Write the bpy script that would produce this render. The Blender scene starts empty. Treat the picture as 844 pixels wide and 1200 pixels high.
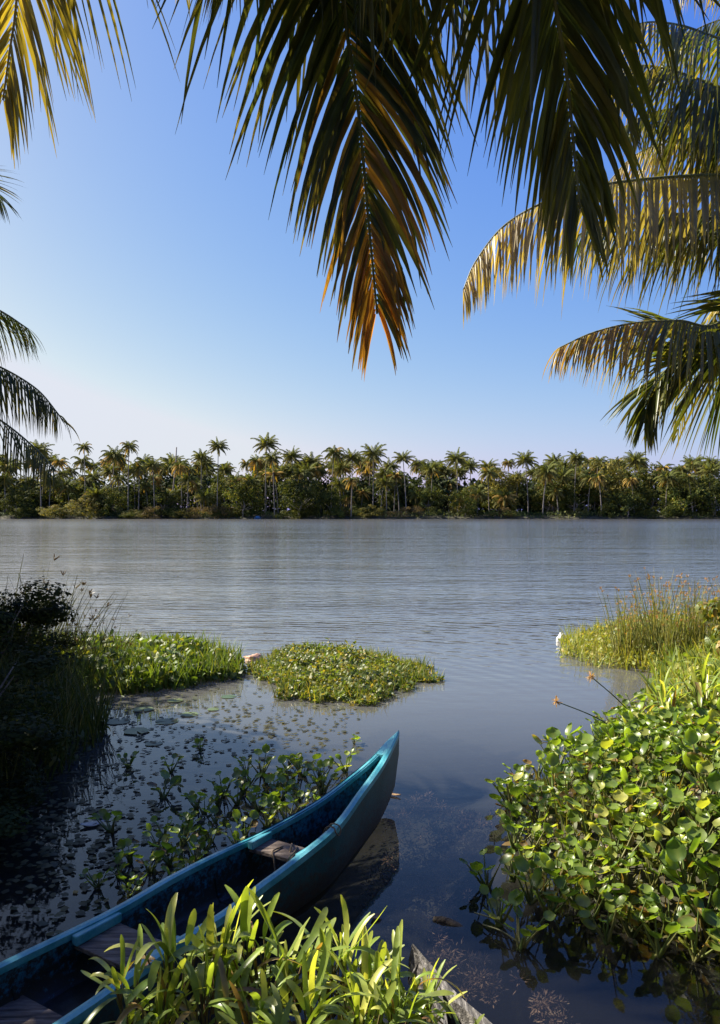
import bpy, math, random
from mathutils import Vector, Matrix, Quaternion, noise
random.seed(7)
R = math.radians
S = bpy.context.scene
COL = S.collection

# ------------------------------------------------------------------ camera, sky, sun, exposure
H, F, CX, HY = 2.2, 930.0, 422.0, 598.0          # eye height (m above the water), focal length and horizon in photo pixels
cam = bpy.data.cameras.new('camera'); co = bpy.data.objects.new('camera', cam); COL.objects.link(co)
co.location = (0, 0, H); co.rotation_euler = (R(90) - math.atan(2/F), 0, 0)
cam.sensor_fit = 'VERTICAL'; cam.sensor_height = 36; cam.lens = F/1200*36
cam.clip_start = 0.05; cam.clip_end = 6000
S.camera = co
SUN_AZ, SUN_EL = -66.0, 40.0                      # degrees from +Y (clockwise), elevation
w = bpy.data.worlds.new('World'); S.world = w; w.use_nodes = True
nt = w.node_tree; bg = nt.nodes['Background']
sky = nt.nodes.new('ShaderNodeTexSky'); sky.sky_type = 'NISHITA'; sky.sun_disc = False
sky.sun_elevation = R(SUN_EL); sky.sun_rotation = R(SUN_AZ)
sky.air_density = 1.0; sky.dust_density = 1.3; sky.ozone_density = 2.0; sky.altitude = 0
# tone of this hazy tropical sky: per channel contrast of the Nishita sky
EXPO = 1.45
sep = nt.nodes.new('ShaderNodeSeparateColor'); cmb = nt.nodes.new('ShaderNodeCombineColor'); nt.links.new(sky.outputs[0], sep.inputs[0])
for i_, (g_, A_, top_) in enumerate([(1.50, 2.62, .76), (1.05, 1.54, .80), (.11, .93, 1.0)]):
    f_ = 2**EXPO; n1 = nt.nodes.new('ShaderNodeMath'); n1.operation = 'MULTIPLY'; n1.inputs[1].default_value = .095; nt.links.new(sep.outputs[i_], n1.inputs[0])
    n2 = nt.nodes.new('ShaderNodeMath'); n2.operation = 'POWER'; n2.inputs[1].default_value = g_; nt.links.new(n1.outputs[0], n2.inputs[0])
    n3 = nt.nodes.new('ShaderNodeMath'); n3.operation = 'MULTIPLY'; n3.inputs[1].default_value = A_; nt.links.new(n2.outputs[0], n3.inputs[0])
    n4 = nt.nodes.new('ShaderNodeMath'); n4.operation = 'MINIMUM'; n4.inputs[1].default_value = top_; nt.links.new(n3.outputs[0], n4.inputs[0])
    n5 = nt.nodes.new('ShaderNodeMath'); n5.operation = 'MULTIPLY'; n5.inputs[1].default_value = 1/(f_*.095); nt.links.new(n4.outputs[0], n5.inputs[0]); nt.links.new(n5.outputs[0], cmb.inputs[i_])
nt.links.new(cmb.outputs[0], bg.inputs[0]); bg.inputs[1].default_value = 0.095
sl = bpy.data.lights.new('sun', 'SUN'); sl.energy = 5.0; sl.angle = R(0.55); sl.color = (1, .92, .78)
so = bpy.data.objects.new('sun', sl); COL.objects.link(so)
sd = Vector((math.sin(R(SUN_AZ))*math.cos(R(SUN_EL)), math.cos(R(SUN_AZ))*math.cos(R(SUN_EL)), math.sin(R(SUN_EL))))
so.rotation_euler = sd.to_track_quat('Z', 'Y').to_euler(); so.location = sd*50
S.view_settings.view_transform = 'Standard'; S.view_settings.look = 'None'
S.view_settings.exposure = EXPO; S.view_settings.gamma = 1

# ------------------------------------------------------------------ helpers
def at(px, py, d):                # point seen at a photo pixel, d metres away
    return Vector(((px-CX)/F*d, d, H-(py-HY)/F*d))
def on(px, py, z=0.0):            # the same, at a known height above the water
    return at(px, py, F*(H-z)/(py-HY))
def rnd(a, b): return random.uniform(a, b)
def sm(a, b, x):
    t = max(0.0, min(1.0, (x-a)/(b-a))); return t*t*(3-2*t)
def lerp(a, b, t): return a+(b-a)*t
def mixc(a, b, t): return tuple(a[i]+(b[i]-a[i])*t for i in range(3))
def spline(pts, n):
    """n+1 points along a Catmull-Rom curve through pts, evenly spaced"""
    P = [Vector(p) for p in pts]; P = [P[0]*2-P[1]]+P+[P[-1]*2-P[-2]]
    out = []
    for i in range(1, len(P)-2):
        for k in range(16):
            t = k/16; a, b, c, d = P[i-1], P[i], P[i+1], P[i+2]
            out.append(.5*((2*b)+(c-a)*t+(2*a-5*b+4*c-d)*t*t+(3*b-a-3*c+d)*t*t*t))
    out.append(P[-2].copy())
    L = [0]
    for i in range(1, len(out)): L.append(L[-1]+(out[i]-out[i-1]).length)
    res = []; j = 0
    for k in range(n+1):
        s = L[-1]*k/n
        while j < len(L)-2 and L[j+1] < s: j += 1
        u = (s-L[j])/max(1e-9, L[j+1]-L[j]); res.append(out[j].lerp(out[j+1], min(1, u)))
    return res
def interp(tab, x):
    if x <= tab[0][0]: return tab[0][1]
    for (a, b), (c, d) in zip(tab, tab[1:]):
        if x <= c: return lerp(b, d, (x-a)/(c-a))
    return tab[-1][1]
def inpoly(x, y, poly):
    c = False; n = len(poly)
    for i in range(n):
        x1, y1 = poly[i]; x2, y2 = poly[(i+1) % n]
        if (y1 > y) != (y2 > y) and x < (x2-x1)*(y-y1)/(y2-y1)+x1: c = not c
    return c

class MB:
    def __init__(s): s.v = []; s.f = []; s.c = []
    def add(s, vs, fs, cs):
        o = len(s.v); s.v += [tuple(v) for v in vs]; s.f += [tuple(i+o for i in f) for f in fs]
        s.c += ([cs]*len(vs) if isinstance(cs, tuple) else cs)
    def ribbon(s, pts, wdir, widths, col, fold=0.0, colt=None):
        """folded blade: three vertices across"""
        vs = []; cs = []; n = len(pts)
        for i, p in enumerate(pts):
            t = (pts[min(i+1, n-1)]-pts[max(i-1, 0)])
            if t.length < 1e-7: t = Vector((0, 0, 1))
            t.normalize(); wd = wdir-t*wdir.dot(t)
            if wd.length < 1e-5: wd = t.orthogonal()
            wd.normalize(); nn = t.cross(wd)
            k = widths[i]*.5
            vs += [p-wd*k+nn*k*fold, p, p+wd*k+nn*k*fold]
            cc = col if colt is None else mixc(col, colt, i/(n-1))
            cs += [cc]*3
        fs = []
        for i in range(n-1):
            a = i*3; fs += [(a, a+1, a+4, a+3), (a+1, a+2, a+5, a+4)]
        s.add(vs, fs, cs)
    def tube(s, pts, radii, col, sides=5, cap=True):
        n = len(pts); vs = []; u = None
        for i, p in enumerate(pts):
            t = (pts[min(i+1, n-1)]-pts[max(i-1, 0)]).normalized()
            if u is None: u = t.orthogonal().normalized()
            u = (u-t*u.dot(t)).normalized(); v = t.cross(u)
            r = radii[i] if isinstance(radii, (list, tuple)) else radii
            for k in range(sides):
                a = 2*math.pi*k/sides; vs.append(p+(u*math.cos(a)+v*math.sin(a))*r)
        fs = [(i*sides+k, i*sides+(k+1) % sides, (i+1)*sides+(k+1) % sides, (i+1)*sides+k) for i in range(n-1) for k in range(sides)]
        if cap: fs += [tuple(range(sides))[::-1], tuple((n-1)*sides+k for k in range(sides))]
        s.add(vs, fs, col)
    def card(s, p, nrm, up, l, wd, col, bend=.25):
        """leaf shaped card: pointed, slightly bent, six vertices"""
        nrm = nrm.normalized(); up = (up-nrm*up.dot(nrm))
        if up.length < 1e-4: up = nrm.orthogonal()
        up.normalize(); sd_ = up.cross(nrm)
        vs = [p, p+up*l*.35-sd_*wd*.5+nrm*l*.04, p+up*l*.35+sd_*wd*.5+nrm*l*.04, p+up*l*.75-sd_*wd*.33-nrm*l*bend*.4, p+up*l*.75+sd_*wd*.33-nrm*l*bend*.4, p+up*l-nrm*l*bend]
        s.add(vs, [(0, 2, 1), (1, 2, 4, 3), (3, 4, 5)], col)
    def data(s, name, mat, smooth=True):
        me = bpy.data.meshes.new(name); me.from_pydata(s.v, [], s.f)
        a = me.color_attributes.new('Col', 'FLOAT_COLOR', 'POINT')
        buf = []
        for c in s.c: buf += [c[0], c[1], c[2], 1]
        a.data.foreach_set('color', buf)
        me.materials.append(mat)
        if smooth: me.polygons.foreach_set('use_smooth', [True]*len(me.polygons))
        me.update(); return me
    def build(s, name, mat, parent=None, smooth=True):
        return link(name, s.data(name, mat, smooth), parent)
def link(name, me, parent=None, loc=None):
    o = bpy.data.objects.new(name, me); COL.objects.link(o)
    if parent: o.parent = parent
    if loc: o.location = loc
    return o
def tag(o, label=None, cat=None, group=None, kind=None):
    if label: o['label'] = label
    if cat: o['category'] = cat
    if group: o['group'] = group
    if kind: o['kind'] = kind
    return o
def empty(name, loc, rz=0):
    o = bpy.data.objects.new(name, None); COL.objects.link(o); o.location = loc; o.rotation_euler = (0, 0, rz)
    o.empty_display_size = .1; return o
def copy_tree(o, parent=None):
    c = o.copy(); COL.objects.link(c); c.parent = parent
    for ch in list(o.children):
        copy_tree(ch, c)
    return c

# ------------------------------------------------------------------ materials
def newmat(name):
    m = bpy.data.materials.new(name); m.use_nodes = True; n = m.node_tree.nodes; n.clear()
    return m, m.node_tree, n.new('ShaderNodeOutputMaterial')
def leafmat(name, rough=.4, tl=.35, nscale=6.0, var=.35, spec=.5, tgain=(1.9, 1.7, .6)):
    m, t, out = newmat(name); N = t.nodes; L = t.links
    at_ = N.new('ShaderNodeAttribute'); at_.attribute_name = 'Col'
    no = N.new('ShaderNodeTexNoise'); no.inputs['Scale'].default_value = nscale; no.inputs['Detail'].default_value = 3
    tc = N.new('ShaderNodeTexCoord'); L.new(tc.outputs['Object'], no.inputs['Vector'])
    mr = N.new('ShaderNodeMapRange'); mr.inputs[1].default_value = .3; mr.inputs[2].default_value = .7
    mr.inputs[3].default_value = 1-var; mr.inputs[4].default_value = 1+var; L.new(no.outputs['Fac'], mr.inputs[0])
    mu = N.new('ShaderNodeVectorMath'); mu.operation = 'MULTIPLY'; L.new(at_.outputs['Color'], mu.inputs[0]); L.new(mr.outputs[0], mu.inputs[1])
    p = N.new('ShaderNodeBsdfPrincipled'); L.new(mu.outputs[0], p.inputs['Base Color']); p.inputs['Roughness'].default_value = rough
    p.inputs['Specular IOR Level'].default_value = spec
    tr = N.new('ShaderNodeBsdfTranslucent'); g = N.new('ShaderNodeVectorMath'); g.operation = 'MULTIPLY'
    g.inputs[1].default_value = tgain; L.new(mu.outputs[0], g.inputs[0]); L.new(g.outputs[0], tr.inputs['Color'])
    mx = N.new('ShaderNodeMixShader'); mx.inputs[0].default_value = tl
    L.new(p.outputs[0], mx.inputs[1]); L.new(tr.outputs[0], mx.inputs[2]); L.new(mx.outputs[0], out.inputs[0]); return m
def solid(name, cols, scale=8, rough=.7, bump=.3, stretch=(1, 1, 1), detail=6, attr=False, spec=.4, dist=.02, rot=0):
    """procedural solid: noise ramp between the given colours"""
    m, t, out = newmat(name); N = t.nodes; L = t.links
    tc = N.new('ShaderNodeTexCoord'); mp = N.new('ShaderNodeMapping'); mp.inputs['Scale'].default_value = stretch
    mp.inputs['Rotation'].default_value = (0, 0, rot)
    L.new(tc.outputs['Object'], mp.inputs[0])
    no = N.new('ShaderNodeTexNoise'); no.inputs['Scale'].default_value = scale; no.inputs['Detail'].default_value = detail; no.inputs['Roughness'].default_value = .65
    L.new(mp.outputs[0], no.inputs['Vector'])
    cr = N.new('ShaderNodeValToRGB'); L.new(no.outputs['Fac'], cr.inputs[0]); e = cr.color_ramp.elements
    k = len(cols)
    while len(e) < k: e.new(.5)
    for i, c in enumerate(cols): e[i].position = .32+.36*i/(k-1); e[i].color = (*c, 1)
    p = N.new('ShaderNodeBsdfPrincipled'); p.inputs['Roughness'].default_value = rough; p.inputs['Specular IOR Level'].default_value = spec
    if attr:
        a = N.new('ShaderNodeAttribute'); a.attribute_name = 'Col'; mu = N.new('ShaderNodeVectorMath'); mu.operation = 'MULTIPLY'
        L.new(cr.outputs[0], mu.inputs[0]); L.new(a.outputs['Color'], mu.inputs[1]); L.new(mu.outputs[0], p.inputs['Base Color'])
    else: L.new(cr.outputs[0], p.inputs['Base Color'])
    b = N.new('ShaderNodeBump'); b.inputs['Strength'].default_value = bump; b.inputs['Distance'].default_value = dist
    L.new(no.outputs['Fac'], b.inputs['Height']); L.new(b.outputs[0], p.inputs['Normal']); L.new(p.outputs[0], out.inputs[0]); return m
M = {}
M['palm'] = leafmat('palm_leaf', .40, .32, 5, .35, .45)
M['far'] = leafmat('distant_leaf', .75, .3, .35, .5, .12)
M['hyacinth'] = leafmat('hyacinth_leaf', .36, .42, 12, .35, .5, (2.0, 2.0, .5))
M['strap'] = leafmat('strap_leaf', .33, .42, 14, .3, .5, (1.8, 1.7, .5))
M['grass'] = leafmat('grass_blade', .5, .35, 8, .35, .4)
M['bark'] = solid('palm_bark', [(.09, .07, .055), (.2, .17, .14), (.3, .27, .23)], 3, .85, .6, (1, 1, 5), dist=.03)
M['mud'] = solid('bank_mud', [(.018, .014, .01), (.05, .037, .024), (.085, .065, .04)], 4, .8, .8, dist=.06)
M['weed'] = solid('drowned_weed', [(.12, .065, .045), (.26, .15, .105), (.38, .25, .18)], 9, .9, .6, attr=False)
M['wood'] = solid('weathered_wood', [(.04, .03, .022), (.13, .095, .07), (.25, .20, .155)], 5, .8, .5, (1, 9, 9), rot=R(0))
M['greywood'] = solid('grey_weathered_wood', [(.02, .018, .017), (.09, .083, .075), (.30, .28, .26)], 9, .7, .7, (6, 1.2, 4), rot=R(38))
M['rope'] = solid('rope_fibre', [(.1, .07, .045), (.28, .2, .12)], 60, .9, .5)
M['stem'] = leafmat('plant_stalk', .5, .1, 10, .25, .4)

def paintmat(name, base, worn, under, wear_shade=.5, rough=.38):
    m, t, out = newmat(name); N = t.nodes; L = t.links
    tc = N.new('ShaderNodeTexCoord'); mp = N.new('ShaderNodeMapping'); mp.inputs['Rotation'].default_value = (0, 0, R(32)); mp.inputs['Scale'].default_value = (3.2, 1, 2.4)
    L.new(tc.outputs['Object'], mp.inputs[0])
    n1 = N.new('ShaderNodeTexNoise'); n1.inputs['Scale'].default_value = 3.5; n1.inputs['Detail'].default_value = 8; n1.inputs['Roughness'].default_value = .7; L.new(mp.outputs[0], n1.inputs['Vector'])
    n2 = N.new('ShaderNodeTexNoise'); n2.inputs['Scale'].default_value = 14; n2.inputs['Detail'].default_value = 8; n2.inputs['Roughness'].default_value = .75; L.new(mp.outputs[0], n2.inputs['Vector'])
    c1 = N.new('ShaderNodeValToRGB'); c1.color_ramp.elements[0].color = (*base, 1); c1.color_ramp.elements[1].color = (*worn, 1)
    c1.color_ramp.elements[0].position = .4; c1.color_ramp.elements[1].position = .68; L.new(n1.outputs['Fac'], c1.inputs[0])
    c2 = N.new('ShaderNodeValToRGB'); c2.color_ramp.elements[0].position = wear_shade; c2.color_ramp.elements[1].position = wear_shade+.16
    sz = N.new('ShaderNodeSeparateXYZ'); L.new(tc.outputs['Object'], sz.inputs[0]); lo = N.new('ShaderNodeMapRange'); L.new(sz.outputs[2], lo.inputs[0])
    lo.inputs[1].default_value = .24; lo.inputs[2].default_value = .06; lo.inputs[3].default_value = 0; lo.inputs[4].default_value = .16  # more under colour towards the bottom; inside the canoe this is painted shade
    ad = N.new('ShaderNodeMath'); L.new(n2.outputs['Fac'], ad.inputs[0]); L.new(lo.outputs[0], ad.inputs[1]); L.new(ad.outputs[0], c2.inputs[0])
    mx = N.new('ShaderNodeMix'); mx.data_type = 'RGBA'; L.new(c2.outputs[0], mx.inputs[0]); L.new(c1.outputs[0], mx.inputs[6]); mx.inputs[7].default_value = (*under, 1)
    p = N.new('ShaderNodeBsdfPrincipled'); p.inputs['Roughness'].default_value = rough; L.new(mx.outputs[2], p.inputs['Base Color'])
    b = N.new('ShaderNodeBump'); b.inputs['Strength'].default_value = .35; b.inputs['Distance'].default_value = .008
    L.new(n2.outputs['Fac'], b.inputs['Height']); L.new(b.outputs[0], p.inputs['Normal']); L.new(p.outputs[0], out.inputs[0]); return m
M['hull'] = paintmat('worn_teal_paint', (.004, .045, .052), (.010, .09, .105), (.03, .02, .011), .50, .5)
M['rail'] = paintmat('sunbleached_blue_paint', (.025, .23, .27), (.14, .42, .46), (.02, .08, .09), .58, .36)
M['inside'] = paintmat('scuffed_shaded_blue_paint', (.008, .12, .18), (.02, .30, .46), (.010, .010, .009), .41, .5)  # scuffed paint; its near-black low mix puts the interior's shade into the colour
M['bilge'] = solid('bilge_dark', [(.006, .006, .005), (.018, .016, .012), (.04, .05, .05)], 5, .6, .6)  # even near-black tone of the canoe floor

def watermat():
    m, t, out = newmat('river_water'); N = t.nodes; L = t.links
    g = N.new('ShaderNodeNewGeometry'); sp = N.new('ShaderNodeSeparateXYZ'); L.new(g.outputs['Position'], sp.inputs[0])
    def nz(scale, sx, sy, detail, rough=.5, rot=0, dist=0):
        mp = N.new('ShaderNodeMapping'); mp.inputs['Scale'].default_value = (sx, sy, 1); mp.inputs['Rotation'].default_value = (0, 0, rot); L.new(g.outputs['Position'], mp.inputs[0])
        n = N.new('ShaderNodeTexNoise'); n.inputs['Scale'].default_value = scale; n.inputs['Detail'].default_value = detail; n.inputs['Roughness'].default_value = rough; n.inputs['Distortion'].default_value = dist
        L.new(mp.outputs[0], n.inputs['Vector']); return n.outputs['Fac']
    def mt(op, a, b):
        n = N.new('ShaderNodeMath'); n.operation = op
        for i, x in enumerate((a, b)):
            if isinstance(x, (int, float)): n.inputs[i].default_value = x
            else: L.new(x, n.inputs[i])
        return n.outputs[0]
    a = nz(1.1, .55, 1.6, 3, .5, R(12), .4); b = nz(4.0, .55, 1.5, 3, .55, R(-14), .3); c = nz(.12, .5, 2.2, 3)
    # ripples: calm in the sheltered inlet, livelier out on the river
    mr = N.new('ShaderNodeMapRange'); mr.interpolation_type = 'SMOOTHSTEP'; L.new(sp.outputs[1], mr.inputs[0])
    mr.inputs[1].default_value = 7; mr.inputs[2].default_value = 17; mr.inputs[3].default_value = .05; mr.inputs[4].default_value = 1
    pat = N.new('ShaderNodeMapRange'); L.new(c, pat.inputs[0]); pat.inputs[1].default_value = .38; pat.inputs[2].default_value = .62; pat.inputs[3].default_value = .55; pat.inputs[4].default_value = 1.15
    h = mt('ADD', mt('MULTIPLY', a, .045), mt('MULTIPLY', b, .022))
    # gentle ring waves running out from the inlet mouth
    wv = N.new('ShaderNodeTexWave'); wv.wave_type = 'RINGS'; wv.rings_direction = 'Z'; wv.inputs['Scale'].default_value = 1.1; wv.inputs['Distortion'].default_value = 2.6; wv.inputs['Detail'].default_value = 1; wv.inputs['Detail Scale'].default_value = .6
    mpw = N.new('ShaderNodeMapping'); mpw.inputs['Location'].default_value = (2.5, -7.5, 0); L.new(g.outputs['Position'], mpw.inputs[0]); L.new(mpw.outputs[0], wv.inputs['Vector'])
    rm = N.new('ShaderNodeMapRange'); rm.interpolation_type = 'SMOOTHSTEP'; L.new(sp.outputs[1], rm.inputs[0]); rm.inputs[1].default_value = 8; rm.inputs[2].default_value = 13; rm.inputs[3].default_value = 0; rm.inputs[4].default_value = .004
    rm2 = N.new('ShaderNodeMapRange'); rm2.interpolation_type = 'SMOOTHSTEP'; L.new(sp.outputs[1], rm2.inputs[0]); rm2.inputs[1].default_value = 16; rm2.inputs[2].default_value = 26; rm2.inputs[3].default_value = 1; rm2.inputs[4].default_value = 0
    hh = mt('ADD', mt('MULTIPLY', mt('MULTIPLY', h, mr.outputs[0]), pat.outputs[0]), mt('MULTIPLY', mt('MULTIPLY', wv.outputs['Fac'], rm.outputs[0]), rm2.outputs[0]))
    bp = N.new('ShaderNodeBump'); bp.inputs['Strength'].default_value = 1; bp.inputs['Distance'].default_value = 1.0; L.new(hh, bp.inputs['Height'])
    # Schlick reflectance, the same from both sides, so that the sun also reaches what lies under the surface
    dt = N.new('ShaderNodeVectorMath'); dt.operation = 'DOT_PRODUCT'; L.new(g.outputs['Incoming'], dt.inputs[0]); L.new(bp.outputs[0], dt.inputs[1])
    ab = N.new('ShaderNodeMath'); ab.operation = 'ABSOLUTE'; L.new(dt.outputs['Value'], ab.inputs[0])
    om = N.new('ShaderNodeMath'); om.operation = 'SUBTRACT'; om.use_clamp = True; om.inputs[0].default_value = 1; L.new(ab.outputs[0], om.inputs[1])
    p5 = mt('POWER', om.outputs[0], 5.0); fr = N.new('ShaderNodeMath'); fr.operation = 'MULTIPLY_ADD'; L.new(p5, fr.inputs[0]); fr.inputs[1].default_value = .98; fr.inputs[2].default_value = .02
    gl = N.new('ShaderNodeBsdfGlossy'); rg = N.new('ShaderNodeMapRange'); L.new(sp.outputs[1], rg.inputs[0]); rg.inputs[1].default_value = 18; rg.inputs[2].default_value = 130; rg.inputs[3].default_value = .03; rg.inputs[4].default_value = .15; L.new(rg.outputs[0], gl.inputs['Roughness'])
    gl.inputs['Color'].default_value = (1, .975, .94, 1); L.new(bp.outputs[0], gl.inputs['Normal'])
    tr = N.new('ShaderNodeBsdfTransparent'); tr.inputs['Color'].default_value = (.55, .58, .56, 1)
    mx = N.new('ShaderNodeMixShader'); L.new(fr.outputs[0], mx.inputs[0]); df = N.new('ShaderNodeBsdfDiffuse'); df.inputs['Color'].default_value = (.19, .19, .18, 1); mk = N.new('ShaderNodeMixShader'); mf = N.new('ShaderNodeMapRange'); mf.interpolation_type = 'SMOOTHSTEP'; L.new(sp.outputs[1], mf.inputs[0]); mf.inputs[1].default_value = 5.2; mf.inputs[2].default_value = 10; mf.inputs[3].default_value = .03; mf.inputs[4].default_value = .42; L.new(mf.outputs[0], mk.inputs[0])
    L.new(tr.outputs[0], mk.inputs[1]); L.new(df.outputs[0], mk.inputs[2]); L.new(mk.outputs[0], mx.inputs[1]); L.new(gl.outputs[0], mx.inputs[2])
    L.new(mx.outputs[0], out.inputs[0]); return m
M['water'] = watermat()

def groundmat():
    m, t, out = newmat('ground_soil'); N = t.nodes; L = t.links
    g = N.new('ShaderNodeNewGeometry'); sp = N.new('ShaderNodeSeparateXYZ'); L.new(g.outputs['Position'], sp.inputs[0])
    n = N.new('ShaderNodeTexNoise'); n.inputs['Scale'].default_value = 1.7; n.inputs['Detail'].default_value = 10; n.inputs['Roughness'].default_value = .7; L.new(g.outputs['Position'], n.inputs['Vector'])
    c = N.new('ShaderNodeValToRGB'); e = c.color_ramp.elements; e[0].position = .35; e[0].color = (.008, .006, .004, 1); e[1].position = .7; e[1].color = (.032, .022, .014, 1); L.new(n.outputs['Fac'], c.inputs[0])  # wet submerged soil, darkened further to paint shade into the shallows
    c2 = N.new('ShaderNodeValToRGB'); e = c2.color_ramp.elements; e[0].position = .35; e[0].color = (.030, .022, .014, 1); e[1].position = .7; e[1].color = (.05, .055, .02, 1); L.new(n.outputs['Fac'], c2.inputs[0])
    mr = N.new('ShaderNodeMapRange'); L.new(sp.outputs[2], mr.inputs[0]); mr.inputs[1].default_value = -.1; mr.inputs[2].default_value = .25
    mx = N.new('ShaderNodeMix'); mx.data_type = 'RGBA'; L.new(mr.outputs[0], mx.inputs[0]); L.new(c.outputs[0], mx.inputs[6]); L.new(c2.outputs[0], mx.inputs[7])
    p = N.new('ShaderNodeBsdfPrincipled'); p.inputs['Roughness'].default_value = .9; L.new(mx.outputs[2], p.inputs['Base Color'])
    b = N.new('ShaderNodeBump'); b.inputs['Strength'].default_value = .7; b.inputs['Distance'].default_value = .05; L.new(n.outputs['Fac'], b.inputs['Height']); L.new(b.outputs[0], p.inputs['Normal'])
    L.new(p.outputs[0], out.inputs[0]); return m
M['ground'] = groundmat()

# ------------------------------------------------------------------ ground and water
XR = [(-400, 1.0), (-3, 1.0), (2.4, 1.05), (3.2, 2.6), (3.8, 2.1), (4.4, 1.35), (5.2, 1.05), (6.1, 1.35), (7.2, 2.2), (8.5, 3.2), (10, 4.2), (14, 5.0), (18, 7.5), (30, 16), (80, 60), (150, 300), (250, 900)]
XL = [(-400, -3.8), (0, -3.8), (2, -3.6), (4, -3.0), (5.2, -2.75), (7, -2.7), (8, -2.9), (9, -3.8), (11, -4.6), (14, -6), (18, -9), (30, -20), (80, -70), (150, -300), (250, -900)]
def near_edge(x): return interp([(-3.6, .2), (-2.3, 1.0), (-1.3, 2.1), (-.7, 2.65), (0, 2.95), (.8, 2.95), (1.3, 2.3), (2, 1.8)], x)
FARY = 204.0
def gz(x, y):
    n = noise.noise(Vector((x*.5, y*.5, 3)))*.12+noise.noise(Vector((x*1.9, y*1.9, 8)))*.05
    a = x-interp(XR, y); b = interp(XL, y)-x; c = near_edge(x)-y if -3.6 < x < 2 else -5
    if y < 0: c = max(c, -y)
    fs = y-(FARY+noise.noise(Vector((x*.03, 0, 1)))*2.5+noise.noise(Vector((x*.15, 0, 5)))*1.0)
    if fs > -6: return interp([(-6, -1.2), (0, 0), (.6, .45), (4, .8), (30, 1.2)], fs)+n*.6
    s = max(a, b, c) + n*.4
    near = interp([(-2.5, -1.1), (-.5, -.45), (0, -.02), (.35, .12), (1.4, .38), (4, .6), (12, 1.0)], s)
    return near + n*.2
def axis(segs):
    out = []
    for a, b, st in segs:
        k = max(1, round((b-a)/st)); out += [a+(b-a)*i/k for i in range(k)]
    out.append(segs[-1][1]); return out
xs = axis([(-1600, -400, 200), (-400, -160, 30), (-160, -20, 5), (-20, -5, 1), (-5, 5, .14), (5, 20, 1), (20, 160, 5), (160, 400, 30), (400, 1600, 200)])
ys = axis([(-400, -40, 60), (-40, -4, 3), (-4, 0, .5), (0, 10, .14), (10, 20, .5), (20, 60, 5), (60, 190, 20), (190, 215, .8), (215, 300, 8), (300, 2000, 200)])
g = MB(); g.v = [(x, y, gz(x, y)) for y in ys for x in xs]; nx = len(xs)
g.f = [(j*nx+i, j*nx+i+1, (j+1)*nx+i+1, (j+1)*nx+i) for j in range(len(ys)-1) for i in range(nx-1)]; g.c = [(1, 1, 1)]*len(g.v)
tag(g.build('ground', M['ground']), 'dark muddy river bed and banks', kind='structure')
wb = MB(); wb.add([(-1600, -60, 0), (1600, -60, 0), (1600, 230, 0), (-1600, 230, 0)], [(0, 1, 2, 3)], (1, 1, 1))
tag(wb.build('river_water', M['water'], smooth=False), 'rippled blue grey river water with calm dark inlet in front', kind='structure')

# ------------------------------------------------------------------ far bank
def far_palm_data(seed, gold):
    random.seed(seed); b = MB(); nf = 22+seed % 3*5; gv = .6+.35*(seed % 4)
    for k in range(nf):
        az = k*2.399+rnd(-.3, .3); el = lerp(1.25, -.55, (k/nf)**.9)+rnd(-.12, .12); L = rnd(3.6, 4.6)*(.8 if k < 4 else 1)
        d = Vector((math.cos(az)*math.cos(el), math.sin(az)*math.cos(el), math.sin(el))); p = Vector((0, 0, 0)); pts = [p.copy()]
        for i in range(9):
            d = (d+Vector((0, 0, (-.075-.018*i)*gv))).normalized(); p = p+d*L/9; pts.append(p.copy())
        age = k/nf; base = mixc((.07, .10, .022), (.13, .12, .03), age)
        if random.random() < gold*(.4+age): base = mixc(base, (.42, .27, .07), rnd(.4, 1))
        b.tube(pts, [.06-.005*i for i in range(10)], mixc(base, (.15, .13, .06), .5), 3, False)
        fine = spline(pts, 26)
        for i in range(3, 27):
            t = i/26; T = (fine[i]-fine[i-1]).normalized(); sd_ = T.cross(Vector((0, 0, 1)))
            if sd_.length < .05: sd_ = Vector((1, 0, 0))
            sd_.normalize(); ll = .95*math.sin(min(1, .25+t*1.0)*math.pi*.92)**.6+.12
            for s in (-1, 1):
                dr = (sd_*s*.75+T*.55+Vector((0, 0, -.5-rnd(0, .6)))).normalized()
                q = fine[i]+dr*ll*.55; q2 = q+(dr+Vector((0, 0, -.7))).normalized()*ll*.5
                c = mixc(base, (.2, .15, .05), rnd(0, .25))
                b.ribbon([fine[i], q, q2], T, [.08, .14, .02], c)
    for k in range(7):
        a = rnd(0, 6.3); c = Vector((math.cos(a)*.35, math.sin(a)*.35, -.35-rnd(0, .3)))
        b.tube([c+Vector((0, 0, .16)), c+Vector((0, 0, .1)), c-Vector((0, 0, .12)), c-Vector((0, 0, .17))], [.03, .13, .13, .03], (.16, .13, .04), 5)
    return b
crowns = [far_palm_data(100+i, gd).data('crown', M['far']) for i, gd in enumerate((.05, .15, .35, .9, .0, .6))]
def trunk_data(h, lean, seed):
    random.seed(seed); b = MB(); pts = [Vector((lean*(1-(1-i/8)**2) if False else lean*(i/8)**1.6, math.sin(i*.5+seed)*.1, h*i/8)) for i in range(9)]
    pts[0].z = -.6
    b.tube(pts, [.30, .22, .19, .17, .16, .15, .15, .14, .15], (1, 1, 1), 7); return b.data('trunk', M['bark']), pts[-1]
TR = [trunk_data(h, l, i) for i, (h, l) in enumerate([(6, .8), (9, -1), (11, 1.6), (13, -.7), (15, 1.2), (17, -1.5), (17, .6), (19, .4)])]
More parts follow.
